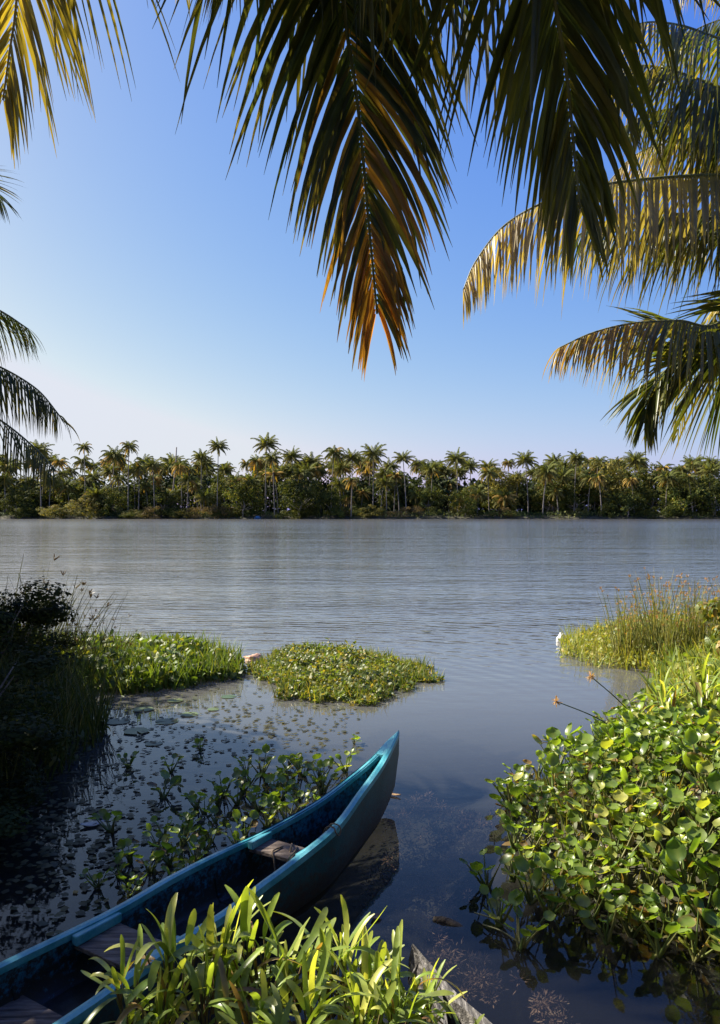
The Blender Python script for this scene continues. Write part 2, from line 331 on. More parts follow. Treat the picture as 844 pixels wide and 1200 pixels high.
def far_palm(x, y, top, kind, label, lean=None):
    z0 = gz(x, y); need = top-1.5-z0
    i = min(range(len(TR)), key=lambda q: abs(TR[q][1].z-need)+rnd(0, .8)); me, tp = TR[i]; sc = need/tp.z
    o = empty('coconut_palm', (x, y, z0), rnd(0, 6.28)); s = rnd(.66, .98)
    t = link('trunk', me, o); t.scale = (.7, .7, sc)
    c = link('crown', crowns[kind], o, (tp.x*.7, tp.y*.7, tp.z*sc)); c.scale = (s, s, s*rnd(.9, 1.1)); c.rotation_euler = (rnd(-.12, .12), rnd(-.12, .12), rnd(0, 6.28))
    tag(o, label, 'palm tree', 'coconut palms lining the far bank')
random.seed(11)
notable = [(48, 520, 208, 0, 'tall palm on the far bank just behind the dark drooping frond at left'),
 (100, 517, 212, 2, 'tall dense crowned palm above the pale grassy mound at left of the far bank'),
 (132, 527, 214, 1, 'slightly lower palm crowding the twin palms at left of the far bank'),
 (150, 516, 209, 2, 'tall palm with brownish skirt rising beside its twin left of the bare pole'),
 (181, 538, 206, 0, 'shorter full palm standing just left of the bare dead trunk'),
 (213, 540, 210, 3, 'shorter palm with yellowing fronds around the bare dead trunk'),
 (236, 529, 212, 0, 'ragged palm immediately left of the lone tall slender palm'),
 (255, 516, 208, 4, 'lone slender palm with long bare trunk rising clear above the trees'),
 (311, 513, 210, 0, 'highest palm of the far bank with broad dark crown'),
 (322, 530, 204.8, 1, 'wide palm with brown fronds just below the highest palm'),
 (346, 528, 222, 4, 'thin crowned feathery palm right of the highest palm'),
 (367, 534, 224, 4, 'small distant palm between feathery palm and the pair beside it'),
 (388, 524, 212, 2, 'palm with golden brown crown left of centre on the far bank'),
 (413, 530, 214, 0, 'dark palm above the bright yellow low palm on far bank'),
 (412, 556, 205, 3, 'low palm with bright yellow fronds at the water side near the centre'),
 (437, 525, 210, 0, 'tall palm at the middle of the far bank straight below the orange frond tip'),
 (476, 530, 209, 0, 'broad dark palm first to the right of the middle palm'),
 (506, 543, 213, 1, 'lower palm between two taller ones right of the centre'),
 (537, 531, 209, 4, 'tall palm standing clear of the canopy right of the centre'),
 (573, 547, 212, 2, 'lower olive palm beginning the smoother right stretch of trees'),
 (619, 532, 212, 0, 'dark palm peaking left of the widest palm on right stretch'),
 (636, 545, 206, 1, 'widest drooping palm in the front row of the right stretch'),
 (673, 530, 211, 4, 'tall palm with dark crown between widest palm and rounded green trees'),
 (705, 553, 206, 3, 'yellowish low palm in front of the rounded green trees'),
 (745, 533, 222, 0, 'palm poking above rounded canopy just under the right drooping frond'),
 (780, 553, 206, 1, 'spreading palm low in front near the right edge'),
 (812, 553, 206, 2, 'palm with olive crown close to the right edge of the far bank'),
 (830, 545, 214, 0, 'small palm top peeking over the canopy at the right edge')]
taken = []
for px, py, d, k, lab in notable:
    p = at(px, py, d); far_palm(p.x, p.y, p.z, k, lab); taken.append((p.x, p.y))
def zone(px):
    return next(t for lim, t in [(0, 'beyond the left edge'), (60, 'under the drooping fronds at the left edge'), (120, 'above the pale grassy mound'), (170, 'around the twin palms left of the dead trunk'), (215, 'beside the bare dead trunk'),
      (262, 'near the lone slender palm'), (305, 'above the blue boat'), (345, 'behind the highest palm'), (400, 'beside the golden brown palm left of centre'), (450, 'by the middle palm'), (500, 'about the broad dark palm'), (550, 'right of the broad dark palm'),
      (600, 'where the smooth canopy begins'), (650, 'near the widest drooping palm'), (700, 'left of the sunlit olive tree'), (750, 'below the palm poking above the canopy'), (800, 'right of the palm poking above the canopy'), (850, 'at the right edge'), (9999, 'beyond the right edge')] if px < lim)
def depthword(y, yf=213): return 'front row' if y < yf else ('second row' if y < 228 else 'back row')
GEN = {0: 'palm with dark green crown', 1: 'palm with olive crown',
       2: 'palm with browning lower fronds', 3: 'palm with mostly golden fronds',
       4: 'thin green palm without dry fronds', 5: 'palm with half yellow crown'}
n = 0
while n < 262:
    x = rnd(-125, 125); y = FARY+rnd(3.5, 40)**1.0
    if any((x-a)**2+(y-b)**2 < 5 for a, b in taken): continue
    taken.append((x, y)); px = CX+x/y*F
    top = rnd(540, 582) if px < 560 else rnd(548, 584)
    if y > 225: top = min(top, rnd(534, 552))
    if px < 60: top -= 6
    tz = (HY-top)/F*y+H; k = random.choice([0, 0, 1, 2, 2, 3, 4, 5])
    far_palm(x, y, tz, k, '%s %s %s' % (depthword(y), GEN[k], zone(px))); n += 1

def blob_crown(seed, rx, rz, leaf, ncl, per, cols, mat, name='crown', flat=.0):
    random.seed(seed); b = MB()
    for i in range(ncl):
        while True:
            v = Vector((rnd(-1, 1), rnd(-1, 1), rnd(-.8, 1)))
            if .25 < v.length < 1: break
        c = Vector((v.x*rx, v.y*rx, v.z*rz)); r = rnd(.18, .36)*rx; base = mixc(cols[0], cols[1], random.random())
        for k in range(per):
            u = Vector((random.gauss(0, 1), random.gauss(0, 1), random.gauss(0, 1))).normalized(); rr = r*rnd(.55, 1.1)
            p = c+Vector((u.x*rr, u.y*rr, u.z*rr*.75)); nn = (u+Vector((rnd(-.6, .6), rnd(-.6, .6), rnd(.1, .9)))).normalized()
            l = leaf*rnd(.6, 1.3); col = mixc(base, cols[2], random.random()**3)
            b.card(p, nn, Vector((rnd(-1, 1), rnd(-1, 1), rnd(-1, .4))), l, l*.6, col)
    return b.data(name, mat)
def limbs(seed, h, rx):
    random.seed(seed); b = MB(); b.tube([Vector((0, 0, -.5)), Vector((.1, 0, h*.25)), Vector((-.05, .1, h*.5)), Vector((.1, 0, h*.8))], [h*.035, h*.028, h*.022, h*.01], (1, 1, 1), 7)
    for i in range(7):
        a = i*2.4; z = h*rnd(.25, .55); e = Vector((math.cos(a)*rx*.7, math.sin(a)*rx*.7, z+h*rnd(.15, .4)))
        b.tube([Vector((0, 0, z)), Vector((e.x*.45, e.y*.45, z+(e.z-z)*.35)), e], [h*.016, h*.011, h*.004], (1, 1, 1), 5)
    return b.data('trunk', M['bark'])
DG = ((.028, .048, .010), (.065, .085, .018), (.17, .15, .035)); OL = ((.07, .08, .02), (.14, .13, .035), (.24, .19, .05)); DK = ((.014, .026, .008), (.035, .05, .013), (.10, .10, .02))
BR = ((.10, .075, .035), (.15, .11, .05), (.22, .17, .07))
tv = [(blob_crown(200+i, 1, .8, .085, 34, 90, c, M['far']), limbs(210+i, 2.0, 1)) for i, c in enumerate((DG, DK, OL, DG, DK))]
def far_tree(px, top, d, rad, k, label, name='broadleaf_tree', cat='tree', grp='rounded trees on the far bank', sq=.8):
    p = at(px, top, d); z0 = gz(p.x, d); hgt = p.z-z0; o = empty(name, (p.x, d, z0), rnd(0, 6.28))
    cr, tk = tv[k]; rz = min(hgt*.5, rad*sq*1.25)
    c = link('crown', cr, o, (0, 0, hgt-rz*.9)); c.scale = (rad, rad, rz*1.15)
    t = link('trunk', tk, o); t.scale = (rad*.8, rad*.8, max(.2, (hgt-rz)*.55))
    tag(o, label, cat, grp)
random.seed(5)
for px, top, d, rad, k, lab in [(352, 552, 205.5, 6.5, 1, 'big dark rounded tree leaning over water left of the centre'),
  (285, 560, 206, 5.5, 0, 'rounded green tree above the small blue boat on far bank'), (262, 556, 214, 5, 3, 'dark green tree behind the lone slender palm trunk'),
  (388, 570, 206, 4, 4, 'low black green tree beside the yellow low palm'), (590, 548, 216, 6, 2, 'olive rounded tree at the left end of the smooth canopy'),
  (650, 545, 220, 6, 0, 'green tree filling the gap behind the widest palm'), (705, 541, 218, 7, 2, 'sunlit olive tree forming the highest rounded canopy'),
  (765, 546, 216, 7, 0, 'broad green tree right of the palm poking above canopy'), (800, 560, 206.5, 6, 3, 'full green tree touching the water near the right edge'),
  (838, 556, 207, 6.5, 4, 'dark tree on the far bank cut by the right edge'), (735, 572, 205.5, 4.5, 1, 'dark low tree under the palm poking above canopy'),
  (545, 574, 206, 4, 3, 'low green tree hugging the water right of the centre'), (20, 575, 207, 4, 1, 'dark low tree on far bank at the left edge'),
  (135, 570, 210, 5, 0, 'green tree behind the pale grassy mound'), (190, 572, 207, 4.5, 4, 'dark tree between mound and bare dead trunk')]:
    far_tree(px, top, d, rad, k, lab)
for i in range(60):
    px = rnd(-130, 970); d = 204+rnd(8, 36); k = random.choice([0, 1, 3, 4, 4]); far_tree(px, rnd(556, 578), d, rnd(3.8, 6.5), k, '%s %s tree half hidden %s' % (depthword(d), 'dark' if k in (1, 4) else 'green', zone(px)))
# low bushes on the water's edge
bush = [blob_crown(230, 1, .75, .09, 24, 90, OL, M['far'], 'bush'), blob_crown(231, 1, .7, .08, 24, 90, DG, M['far'], 'bush'), blob_crown(232, 1, .7, .08, 24, 90, DK, M['far'], 'bush'), blob_crown(233, 1, .7, .07, 24, 90, BR, M['far'], 'bush')]
BL = ['pale olive bush on the far waterline', 'green bush on the far waterline', 'very dark bush on the far waterline', 'brown dry bush on the far waterline']
def far_bush(px, d, rad, hg, k, lab=None):
    x = (px-CX)/F*d; o = link('bush', bush[k], None, (x, d, gz(x, d)+hg*.35)); o.scale = (rad, rad*.8, hg*.75); o.rotation_euler = (0, 0, rnd(0, 6.28))
    tag(o, lab or BL[k], 'bush', 'bushes along the far waterline')
for px, d, rad, hg, k, lab in [(95, 205.5, 6, 5.0, 0, 'largest pale grassy mound bush on the left of the far bank'), (62, 205, 5, 3.2, 0, 'smaller pale grassy mound at far left beside the largest'),
    (128, 205.5, 4.5, 5.6, 2, 'dark bush pressed against right side of the largest pale mound'), (182, 205, 4.5, 4.2, 3, 'brownish grassy bush below the dark tree left of dead trunk'),
    (30, 205, 4, 3, 1, 'bright green low bush at far left edge'), (160, 204.8, 5, 2.4, 1, 'low green bush between the pale mound and the brownish bush'),
    (257, 205.3, 4.2, 4.2, 3, 'brown dry bush left of the small blue boat'), (340, 204.8, 5, 2.6, 1, 'low green bush right of the small blue boat')]:
    far_bush(px, d, rad, hg, k, lab)
for i in range(56):
    px = rnd(-130, 970); k = random.choice([0, 1, 1, 2, 2, 2, 3]); d = rnd(204.8, 209); hg = rnd(2.0, 4.6); far_bush(px, d, rnd(2.2, 4.6), hg, k, ('tall ' if hg > 3.3 else 'low ')+BL[k].replace(' on the far waterline', ', far bank')+' '+zone(px))
# dense wood behind
random.seed(9); b = MB()
for i in range(5200):
    x = rnd(-150, 150); y = rnd(218, 255); zt = 11.0+noise.noise(Vector((x*.05, y*.05, 0)))*4; z = rnd(0, 1)**.85*zt
    base = mixc((.012, .022, .008), (.04, .055, .016), random.random())
    for k in range(9):
        p = Vector((x+rnd(-1.5, 1.5), y+rnd(-1, 1), max(.3, z+rnd(-1, 1)))); l = rnd(.9, 1.7)
        b.card(p, Vector((rnd(-1, 1), rnd(-1, .3), rnd(0, 1))), Vector((rnd(-1, 1), rnd(-1, 1), -.3)), l, l*.6, base)
tag(b.build('far_woodland', M['far']), 'dark wood filling the space behind the far palms', 'woodland', kind='stuff')
# undergrowth fringe
b = MB()
for i in range(9000):
    x = rnd(-130, 130); fy = FARY+noise.noise(Vector((x*.03, 0, 1)))*2.5+noise.noise(Vector((x*.15, 0, 5)))*1.0+rnd(-.4, 9)**1.0
    z = max(0, gz(x, fy)); hh = rnd(.3, 1.3)*(1+.8*noise.noise(Vector((x*.12, 3, 0)))); l = rnd(.4, .8)
    base = mixc((.02, .04, .01), (.10, .11, .03), max(0, .5+noise.noise(Vector((x*.1, 9, 0)))+rnd(-.3, .3)))
    b.card(Vector((x, fy, z+rnd(0, hh))), Vector((rnd(-1, 1), -rnd(.2, 1), rnd(0, 1))), Vector((rnd(-.6, .6), 0, 1)), l, l*.5, base)
tag(b.build('bank_undergrowth', M['far']), 'low green undergrowth fringing the far waterline', 'undergrowth', kind='stuff')
# dead trunk
b = MB(); p0 = at(203, 600, 214); p1 = at(207, 524, 214); p0.z = .5
b.tube([p0, p0.lerp(p1, .4)+Vector((-.3, 0, 0)), p0.lerp(p1, .8), p1], [.28, .22, .18, .16], (1, 1, 1), 7)
tag(b.build('dead_trunk', M['bark']), 'bare crownless palm trunk poking above the far bank trees', 'dead tree')
# small blue boat at the far bank
bt = empty('moored_boat', (at(302, 607, 203)).xy.to_3d()); bt.location.z = 0; bt.scale = (.55, .55, .6)
b = MB(); vs = []; fs = []
st = [(-1.7, .05, .75, .3), (-1.2, .42, .5, -.1), (-.4, .55, .42, -.12), (.4, .55, .42, -.12), (1.2, .42, .5, -.1), (1.7, .05, .75, .3)]
for x, wd, zt, zk in st: vs += [(x, -wd, zt), (x, -wd*.7, zk+.1), (x, 0, zk), (x, wd*.7, zk+.1), (x, wd, zt)]
for i in range(5):
    for k in range(4): a = i*5+k; fs.append((a, a+1, a+6, a+5))
b.add(vs, fs, (1, 1, 1))
hm = M['far_blue'] = solid('bright_blue_paint', [(.015, .07, .18), (.03, .15, .32)], 6, .5, .2)
b.build('hull', hm, bt)
b = MB(); b.add([(-.9, -.5, .45), (-.9, .5, .45), (.9, .5, .45), (.9, -.5, .45), (-.9, -.35, 1.25), (-.9, .35, 1.25), (.9, .35, 1.25), (.9, -.35, 1.25)], [(0, 1, 5, 4), (1, 2, 6, 5), (2, 3, 7, 6), (3, 0, 4, 7), (4, 5, 6, 7)], (1, 1, 1))
b.build('tarpaulin', hm, bt, False)
tag(bt, 'tiny bright blue covered boat at the far waterline', 'boat')

# ------------------------------------------------------------------ near palms
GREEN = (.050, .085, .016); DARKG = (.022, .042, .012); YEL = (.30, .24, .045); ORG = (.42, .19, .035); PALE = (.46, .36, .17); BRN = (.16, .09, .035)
def frond(parent, pts, L=.8, n=80, side=(1, 0, 0), spread=(62, 22), droop=.5, col=GREEN, tip=YEL, tipstart=.6, stem=(.20, .19, .06), start=.2, W=.033, vee=.25, gap=.05, origin=Vector((0, 0, 0)), jit=.12, both=None):
    P = spline(pts, n); P = [p-origin for p in P]; b = MB(); r = MB()
    r.tube(P, [lerp(.028, .006, (i/n)**.8) for i in range(n+1)], stem, 6)
    dn = Vector((0, 0, -1)); hint = Vector(side)
    ph = rnd(0, 10)
    for i in range(int(n*start), n+1):
        t = i/n; u = (t-start)/(1-start)
        T = (P[min(i+1, n)]-P[max(i-1, 0)]).normalized(); Sd = hint-T*hint.dot(T)
        if Sd.length < .05: Sd = T.orthogonal()
        Sd.normalize(); N = Sd.cross(T)
        if N.z < 0 and abs(T.z) < .8: N = -N
        ll0 = L*(.45+.55*math.sin(min(1, u*1.6+.15)*math.pi*.5))*(1-.72*max(0, (u-.45)/.55)**1.2)
        ang = R(lerp(spread[0], spread[1], u))
        for s in (-1, 1):
            if random.random() < gap: continue
            ll = ll0*(rnd(.35, .7) if random.random() < .06 else 1)*rnd(.82, 1.06)*(1+.22*noise.noise(Vector((t*30+ph, s*5, 2)))); a = ang+rnd(-jit, jit)*.7
            clump = noise.noise(Vector((t*22+ph, s*3, 0)))*.5
            d = (Sd*s*math.sin(a)+T*math.cos(a)-N*(vee*(1-.55*u*(vee > .75))+clump+rnd(-jit, jit))).normalized()
            wd = T-d*T.dot(d); wd.normalize(); wd = (wd+N*rnd(-.5, .5)).normalized()
            m = 7; p = P[i]+Sd*s*.008; pl = [p.copy()]; dd = droop*rnd(.75, 1.3)
            kink = random.randint(4, 6) if random.random() < .12 else 99
            for k in range(1, m+1):
                d = (d+dn*dd*.30*(.5+k/m)).normalized()
                if k == kink: d = (d+dn*1.6).normalized()
                p = p+d*ll/m; pl.append(p.copy())
            wds = [W*x for x in (.55, .95, 1, .95, .85, .62, .36, .05)]
            wds = [x*(1-.5*u)*rnd(.8, 1.15) for x in wds]; c = mixc(col, tip, sm(tipstart, 1.0, u+rnd(-.22, .2)+.12*s*noise.noise(Vector((t*9, ph, 0)))))
            c = mixc(c, (.13, .13, .03), rnd(0, .3))
            q = random.random()
            if q < .07: c = mixc(c, YEL, .7)
            b.ribbon(pl, wd, wds, c, rnd(.3, .7)*random.choice((-1, 1)), mixc(c, mixc(BRN, YEL, random.random()), rnd(.0, .8)*.6))
    fo = b.build('frond', M['palm'], parent); r.build('midrib', M['stem'], fo); return fo
def palm(base, crown, label, fronds, fill=12, rad=.17, fillang=None, seed=1, fl=3.6, low=-.4):
    random.seed(seed); base = Vector(base); crown = Vector(crown); o = empty('coconut_palm', base)
    tag(o, label, 'palm tree', 'coconut palms on the near bank')
    c = crown-base; b = MB()
    mid = Vector((c.x*.25, c.y*.25, c.z*.5))
    P = spline([Vector((0, 0, -.4)), mid, c], 60)
    b.tube(P, [rad*(1.5-.5*min(1, i/12))*(1+.06*(i % 2))*(1-.25*i/60) for i in range(61)], (1, 1, 1), 12); b.build('trunk', M['bark'], o)
    for f in fronds:
        kw = dict(f); pts = [crown]+[at(*q) for q in kw.pop('px')]; frond(o, pts, origin=base, **kw)
    for k in range(fill):
        a0, a1 = fillang or (0, 360); az = R(lerp(a0, a1, (k+.5)/fill)+rnd(-8, 8)); el = rnd(low, 1.1)
        d = Vector((math.sin(az)*math.cos(el), math.cos(az)*math.cos(el), math.sin(el))); p = crown.copy(); pts = [p.copy()]
        for i in range(7):
            d = (d+Vector((0, 0, -.17-.04*i))).normalized(); p = p+d*fl/7; pts.append(p.copy())
        frond(o, pts, n=44, L=.75, side=Vector((0, 0, 1)).cross(Vector((math.sin(az), math.cos(az), 0))), droop=.6, origin=base, W=.05, tip=mixc(GREEN, YEL, rnd(0, 1)))
    b = MB()
    for k in range(9):
        a = rnd(0, 6.28); q = c+Vector((math.cos(a)*.27, math.sin(a)*.27, -.28-rnd(0, .25)))
        b.tube([q+Vector((0, 0, z)) for z in (.13, .10, .04, -.04, -.10, -.13)], [.02, .075, .105, .105, .075, .02], (.13, .15, .03), 9)
    b.build('coconuts', M['stem'], o); return o
# A: the palm whose crown hangs over the camera
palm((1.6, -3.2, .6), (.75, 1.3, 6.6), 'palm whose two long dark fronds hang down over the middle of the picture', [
  dict(px=[(392, -300, 3.3), (396, -130, 3.8), (402, 0, 4.0), (420, 130, 4.05), (432, 260, 4.1), (442, 368, 4.15)], L=1.34, n=200, side=(1, .12, 0), spread=(66, 22), droop=.40, col=mixc(GREEN, DARKG, .8), tip=ORG, tipstart=.74, start=.15, W=.050, vee=.12),  # leaf colour darkened to carry the crown's shade, likewise the next frond
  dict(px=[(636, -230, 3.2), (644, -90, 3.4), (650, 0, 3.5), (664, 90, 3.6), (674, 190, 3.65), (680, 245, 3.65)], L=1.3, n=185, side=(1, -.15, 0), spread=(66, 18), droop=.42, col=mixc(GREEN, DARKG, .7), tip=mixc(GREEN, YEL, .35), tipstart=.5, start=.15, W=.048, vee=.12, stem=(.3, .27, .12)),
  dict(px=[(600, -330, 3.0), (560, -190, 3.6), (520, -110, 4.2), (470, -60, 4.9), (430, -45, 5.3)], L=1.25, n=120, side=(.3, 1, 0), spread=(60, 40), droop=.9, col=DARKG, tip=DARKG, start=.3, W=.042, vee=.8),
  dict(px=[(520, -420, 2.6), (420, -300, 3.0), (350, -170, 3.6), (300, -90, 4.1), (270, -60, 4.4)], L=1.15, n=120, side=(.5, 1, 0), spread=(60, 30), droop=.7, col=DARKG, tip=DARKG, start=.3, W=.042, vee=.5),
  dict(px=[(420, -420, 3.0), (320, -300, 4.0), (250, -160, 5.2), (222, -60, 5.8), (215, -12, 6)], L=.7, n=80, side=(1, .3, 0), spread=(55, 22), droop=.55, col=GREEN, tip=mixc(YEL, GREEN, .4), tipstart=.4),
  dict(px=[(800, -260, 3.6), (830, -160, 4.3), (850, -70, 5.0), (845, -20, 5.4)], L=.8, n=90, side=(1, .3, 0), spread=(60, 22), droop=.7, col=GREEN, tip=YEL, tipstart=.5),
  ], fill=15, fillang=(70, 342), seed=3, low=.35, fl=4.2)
# B: upper left palm
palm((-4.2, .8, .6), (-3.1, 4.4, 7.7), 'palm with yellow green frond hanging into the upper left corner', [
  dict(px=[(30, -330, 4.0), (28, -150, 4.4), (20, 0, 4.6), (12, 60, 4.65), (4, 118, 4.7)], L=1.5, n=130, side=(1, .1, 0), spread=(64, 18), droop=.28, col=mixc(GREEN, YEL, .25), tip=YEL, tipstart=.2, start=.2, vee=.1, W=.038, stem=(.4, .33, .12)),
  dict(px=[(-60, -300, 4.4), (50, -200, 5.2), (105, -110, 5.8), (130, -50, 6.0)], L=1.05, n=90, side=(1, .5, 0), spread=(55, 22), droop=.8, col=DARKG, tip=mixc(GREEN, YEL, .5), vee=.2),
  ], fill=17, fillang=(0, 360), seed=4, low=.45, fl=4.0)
# R: right palm
palm((5.6, 8.0, .4), (4.75, 7.9, 5.35), 'palm at the right edge with tiers of golden fronds arching over the river', [
  dict(px=[(930, 70, 7.5), (844, 46, 7.0), (795, 30, 6.8), (752, 28, 6.6), (718, 48, 6.5)], L=1.05, n=110, side=(0, 1, .1), spread=(56, 22), droop=1.0, vee=1.0, col=GREEN, tip=YEL, tipstart=.7),
  dict(px=[(920, 0, 7.9), (880, -22, 7.7), (840, -30, 7.5), (800, -12, 7.4)], L=.9, n=80, side=(0, 1, .1), spread=(56, 22), droop=1.0, vee=.8, col=GREEN, tip=YEL, tipstart=.7),
  dict(px=[(920, 130, 7.5), (844, 103, 7.3), (790, 84, 7.1), (745, 78, 7.0), (708, 98, 6.9)], L=1.1, n=120, side=(0, 1, .1), spread=(56, 22), droop=1.1, vee=1.1, W=.04, col=mixc(GREEN, DARKG, .8), tip=mixc(GREEN, PALE, .4), tipstart=.6),
  dict(px=[(920, 150, 7.9), (844, 140, 7.9), (800, 128, 7.8), (760, 134, 7.7), (730, 150, 7.6)], L=.95, n=100, side=(0, 1, .1), spread=(56, 22), droop=1.0, vee=1.0, W=.04, col=DARKG, tip=DARKG, tipstart=.6),
  dict(px=[(920, 180, 8.2), (844, 164, 8.3), (785, 166, 8.3), (742, 184, 8.3), (712, 215, 8.3)], L=.85, n=90, side=(0, 1, .1), spread=(56, 22), droop=.9, vee=.9, col=mixc(GREEN, PALE, .4), tip=PALE, tipstart=.2),
  dict(px=[(920, 212, 7.6), (844, 206, 7.4), (772, 209, 7.2), (700, 218, 7.0), (645, 234, 6.9), (592, 264, 6.8), (558, 306, 6.7), (543, 340, 6.65)], L=1.12, n=150, side=(0, 1, .1), spread=(58, 22), droop=.85, vee=1.1, col=mixc(GREEN, PALE, .42), tip=PALE, tipstart=.25, W=.036),
  dict(px=[(920, 250, 7.9), (844, 256, 7.8), (770, 250, 7.8), (705, 262, 7.8), (655, 290, 7.8)], L=1.1, n=120, side=(0, 1, .1), spread=(60, 30), droop=.7, vee=.9, col=DARKG, tip=GREEN),
  dict(px=[(930, 20, 8.6), (860, 20, 8.6), (800, 45, 8.6), (765, 90, 8.6)], L=1.2, n=110, side=(.2, 1, .1), spread=(60, 30), droop=.6, vee=.6, col=DARKG, tip=DARKG, W=.045),
  dict(px=[(920, 235, 8.4), (844, 240, 8.4), (790, 262, 8.4), (760, 290, 8.4)], L=1.0, n=100, side=(0, 1, .1), spread=(60, 30), droop=.7, vee=.9, col=DARKG, tip=DARKG),
  dict(px=[(900, 300, 7.4), (844, 377, 7.2), (795, 376, 7.0), (742, 379, 6.9), (695, 390, 6.8), (655, 408, 6.75)], L=1.05, n=180, side=(0, 1, .1), spread=(58, 26), droop=.7, vee=.9, col=mixc(GREEN, YEL, .25), tip=mixc(ORG, YEL, .55), tipstart=.6, W=.036),
  dict(px=[(930, 340, 7.8), (860, 408, 7.6), (806, 418, 7.5), (772, 442, 7.4), (760, 470, 7.35), (755, 496, 7.3)], L=1.2, n=240, side=(.8, .15, .6), spread=(76, 14), droop=.22, vee=.1, col=GREEN, tip=mixc(GREEN, DARKG, .3), W=.046),
  dict(px=[(930, 330, 8.2), (880, 340, 8.6), (850, 352, 8.8), (832, 368, 9)], L=.55, n=70, side=(.5, .8, 0), droop=.6, col=YEL, tip=YEL, W=.04),
  ], fill=10, fillang=(-20, 200), seed=5)
# L: left palm further along the bank
palm((-6.2, 8.6, .5), (-5.8, 8.4, 4.9), 'palm at the left edge with dark fronds drooping over the far treeline', [
  dict(px=[(-110, 230, 8.1), (-60, 205, 8.1), (-18, 214, 8.1), (4, 236, 8.1)], L=.85, n=90, side=(.5, .4, .6), spread=(60, 15), droop=.2, vee=.1, col=mixc(GREEN, DARKG, .5), tip=GREEN, W=.026),
  dict(px=[(-110, 335, 8.1), (-50, 342, 8.1), (0, 364, 8.1), (34, 386, 8.1)], L=1.1, n=110, side=(.3, .7, .4), spread=(60, 14), droop=.45, vee=.5, col=GREEN, tip=GREEN, W=.026),
  dict(px=[(-110, 400, 8.0), (-50, 412, 8.0), (0, 430, 7.9), (42, 455, 7.85), (66, 482, 7.8), (74, 494, 7.8)], L=.95, n=150, side=(.1, 1, .1), spread=(60, 18), droop=.9, vee=1.1, col=DARKG, tip=DARKG, W=.026),
  dict(px=[(-110, 440, 7.6), (-50, 465, 7.5), (0, 492, 7.4), (40, 524, 7.3), (66, 552, 7.2)], L=1.0, n=140, side=(.1, 1, .1), spread=(60, 30), droop=.9, vee=1.1, col=DARKG, tip=DARKG, W=.026),
  dict(px=[(-290, 230, 7.6), (-220, 190, 6.8), (-185, 190, 6.2), (-165, 215, 5.8)], L=.85, n=110, side=(1, .2, .2), col=GREEN, tip=GREEN, W=.05),  # unseen frond, like the next two, added to shade the right bed's near end
  dict(px=[(-300, 190, 7.4), (-250, 130, 6.6), (-220, 120, 6.0), (-200, 150, 5.5)], L=.85, n=110, side=(1, .2, .2), col=GREEN, tip=GREEN, W=.05),
  dict(px=[(-280, 260, 7.8), (-200, 235, 7.2), (-160, 245, 6.7), (-140, 270, 6.3)], L=.7, n=110, side=(1, .2, .2), col=GREEN, tip=GREEN, W=.05),
  dict(px=[(-110, 300, 7.8), (-60, 310, 7.8), (-35, 330, 7.8), (-18, 350, 7.8)], L=.5, n=60, side=(.3, .9, 0), spread=(40, 12), droop=.4, col=DARKG, tip=DARKG, W=.026),
  ], fill=6, fillang=(190, 340), seed=6, low=-.2, fl=3.2)

# trees just beyond the left edge that throw the left bank into shade
lt = [blob_crown(300+i, 1, .8, .085, 46, 150, DG, M['far']) for i in range(2)]; ltr = limbs(303, 2.0, 1)
for i, (x, y, hg, rad) in enumerate([(-7.6, 9.0, 5.2, 2.3), (-6.3, 5.4, 5.2, 2.0), (-10.4, 8.0, 7.2, 2.9)]):
    o = empty('broadleaf_tree', (x, y, gz(x, y)), i*1.3); c = link('crown', lt[i % 2], o, (0, 0, hg-rad)); c.scale = (rad, rad, rad*1.1)
    t = link('trunk', ltr, o); t.scale = (rad*.7, rad*.7, (hg-rad)*.6)
    tag(o, 'leafy tree beyond the left edge of the near bank', 'tree', 'shade trees on the left bank')
for i, (x, y, hg, rad) in enumerate([(-5.5, -6, 8.0, 3.6), (0, -8.5, 9.0, 4.2), (5.5, -6.5, 8.5, 3.8), (9.5, -1.5, 8.0, 3.6), (10, 4.5, 7.5, 3.2), (-9.5, -1.5, 7.0, 3.2)]):  # unseen trees added to block sky light from behind and darken near-facing sides
    o = empty('broadleaf_tree', (x, y, gz(x, y)), i*1.3); c = link('crown', lt[i % 2], o, (0, 0, hg-rad*1.1)); c.scale = (rad, rad, rad*1.35)
    t = link('trunk', ltr, o); t.scale = (rad*.6, rad*.6, (hg-rad)*.6)
    tag(o, 'unseen tall leafy tree added behind the viewer to block sky light', 'tree', 'unseen added trees on the near bank')

# ------------------------------------------------------------------ blue canoe
FR = [on(*q) for q in [(467, 858, .51), (452, 872, .475), (436, 889, .43), (410, 911, .385), (370, 941, .345), (310, 975, .30), (264, 996, .28), (200, 1028, .265), (128, 1069, .26), (0, 1131, .26)]]
NR = [on(*q) for q in [(468, 859, .51), (459, 878, .475), (447, 900, .43), (424, 932, .385), (395, 971, .345), (343, 1014, .30), (312, 1037, .28), (262, 1075, .265), (196, 1116, .26), (90, 1192, .26)]]
dv = Vector((-.56, -.83, 0)); pv = Vector((-.83, .56, 0)); mc = (FR[-1]+NR[-1])*.5
for k, (L_, wd, z) in enumerate([(.8, .31, .26), (1.6, .29, .28), (2.2, .20, .33), (2.7, .04, .45)]):
    c = mc+dv*L_; FR.append(Vector((c.x+pv.x*wd, c.y+pv.y*wd, z))); NR.append(Vector((c.x-pv.x*wd, c.y-pv.y*wd, z)))
KE = [Vector((.285, 6.08, .22)), Vector((.19, 5.89, .09)), Vector((.06, 5.69, .03)), None]
NS = 60
fr = spline(FR, NS); nr = spline(NR, NS)
bl = sum((fr[i+1]-fr[i]).length for i in range(NS))
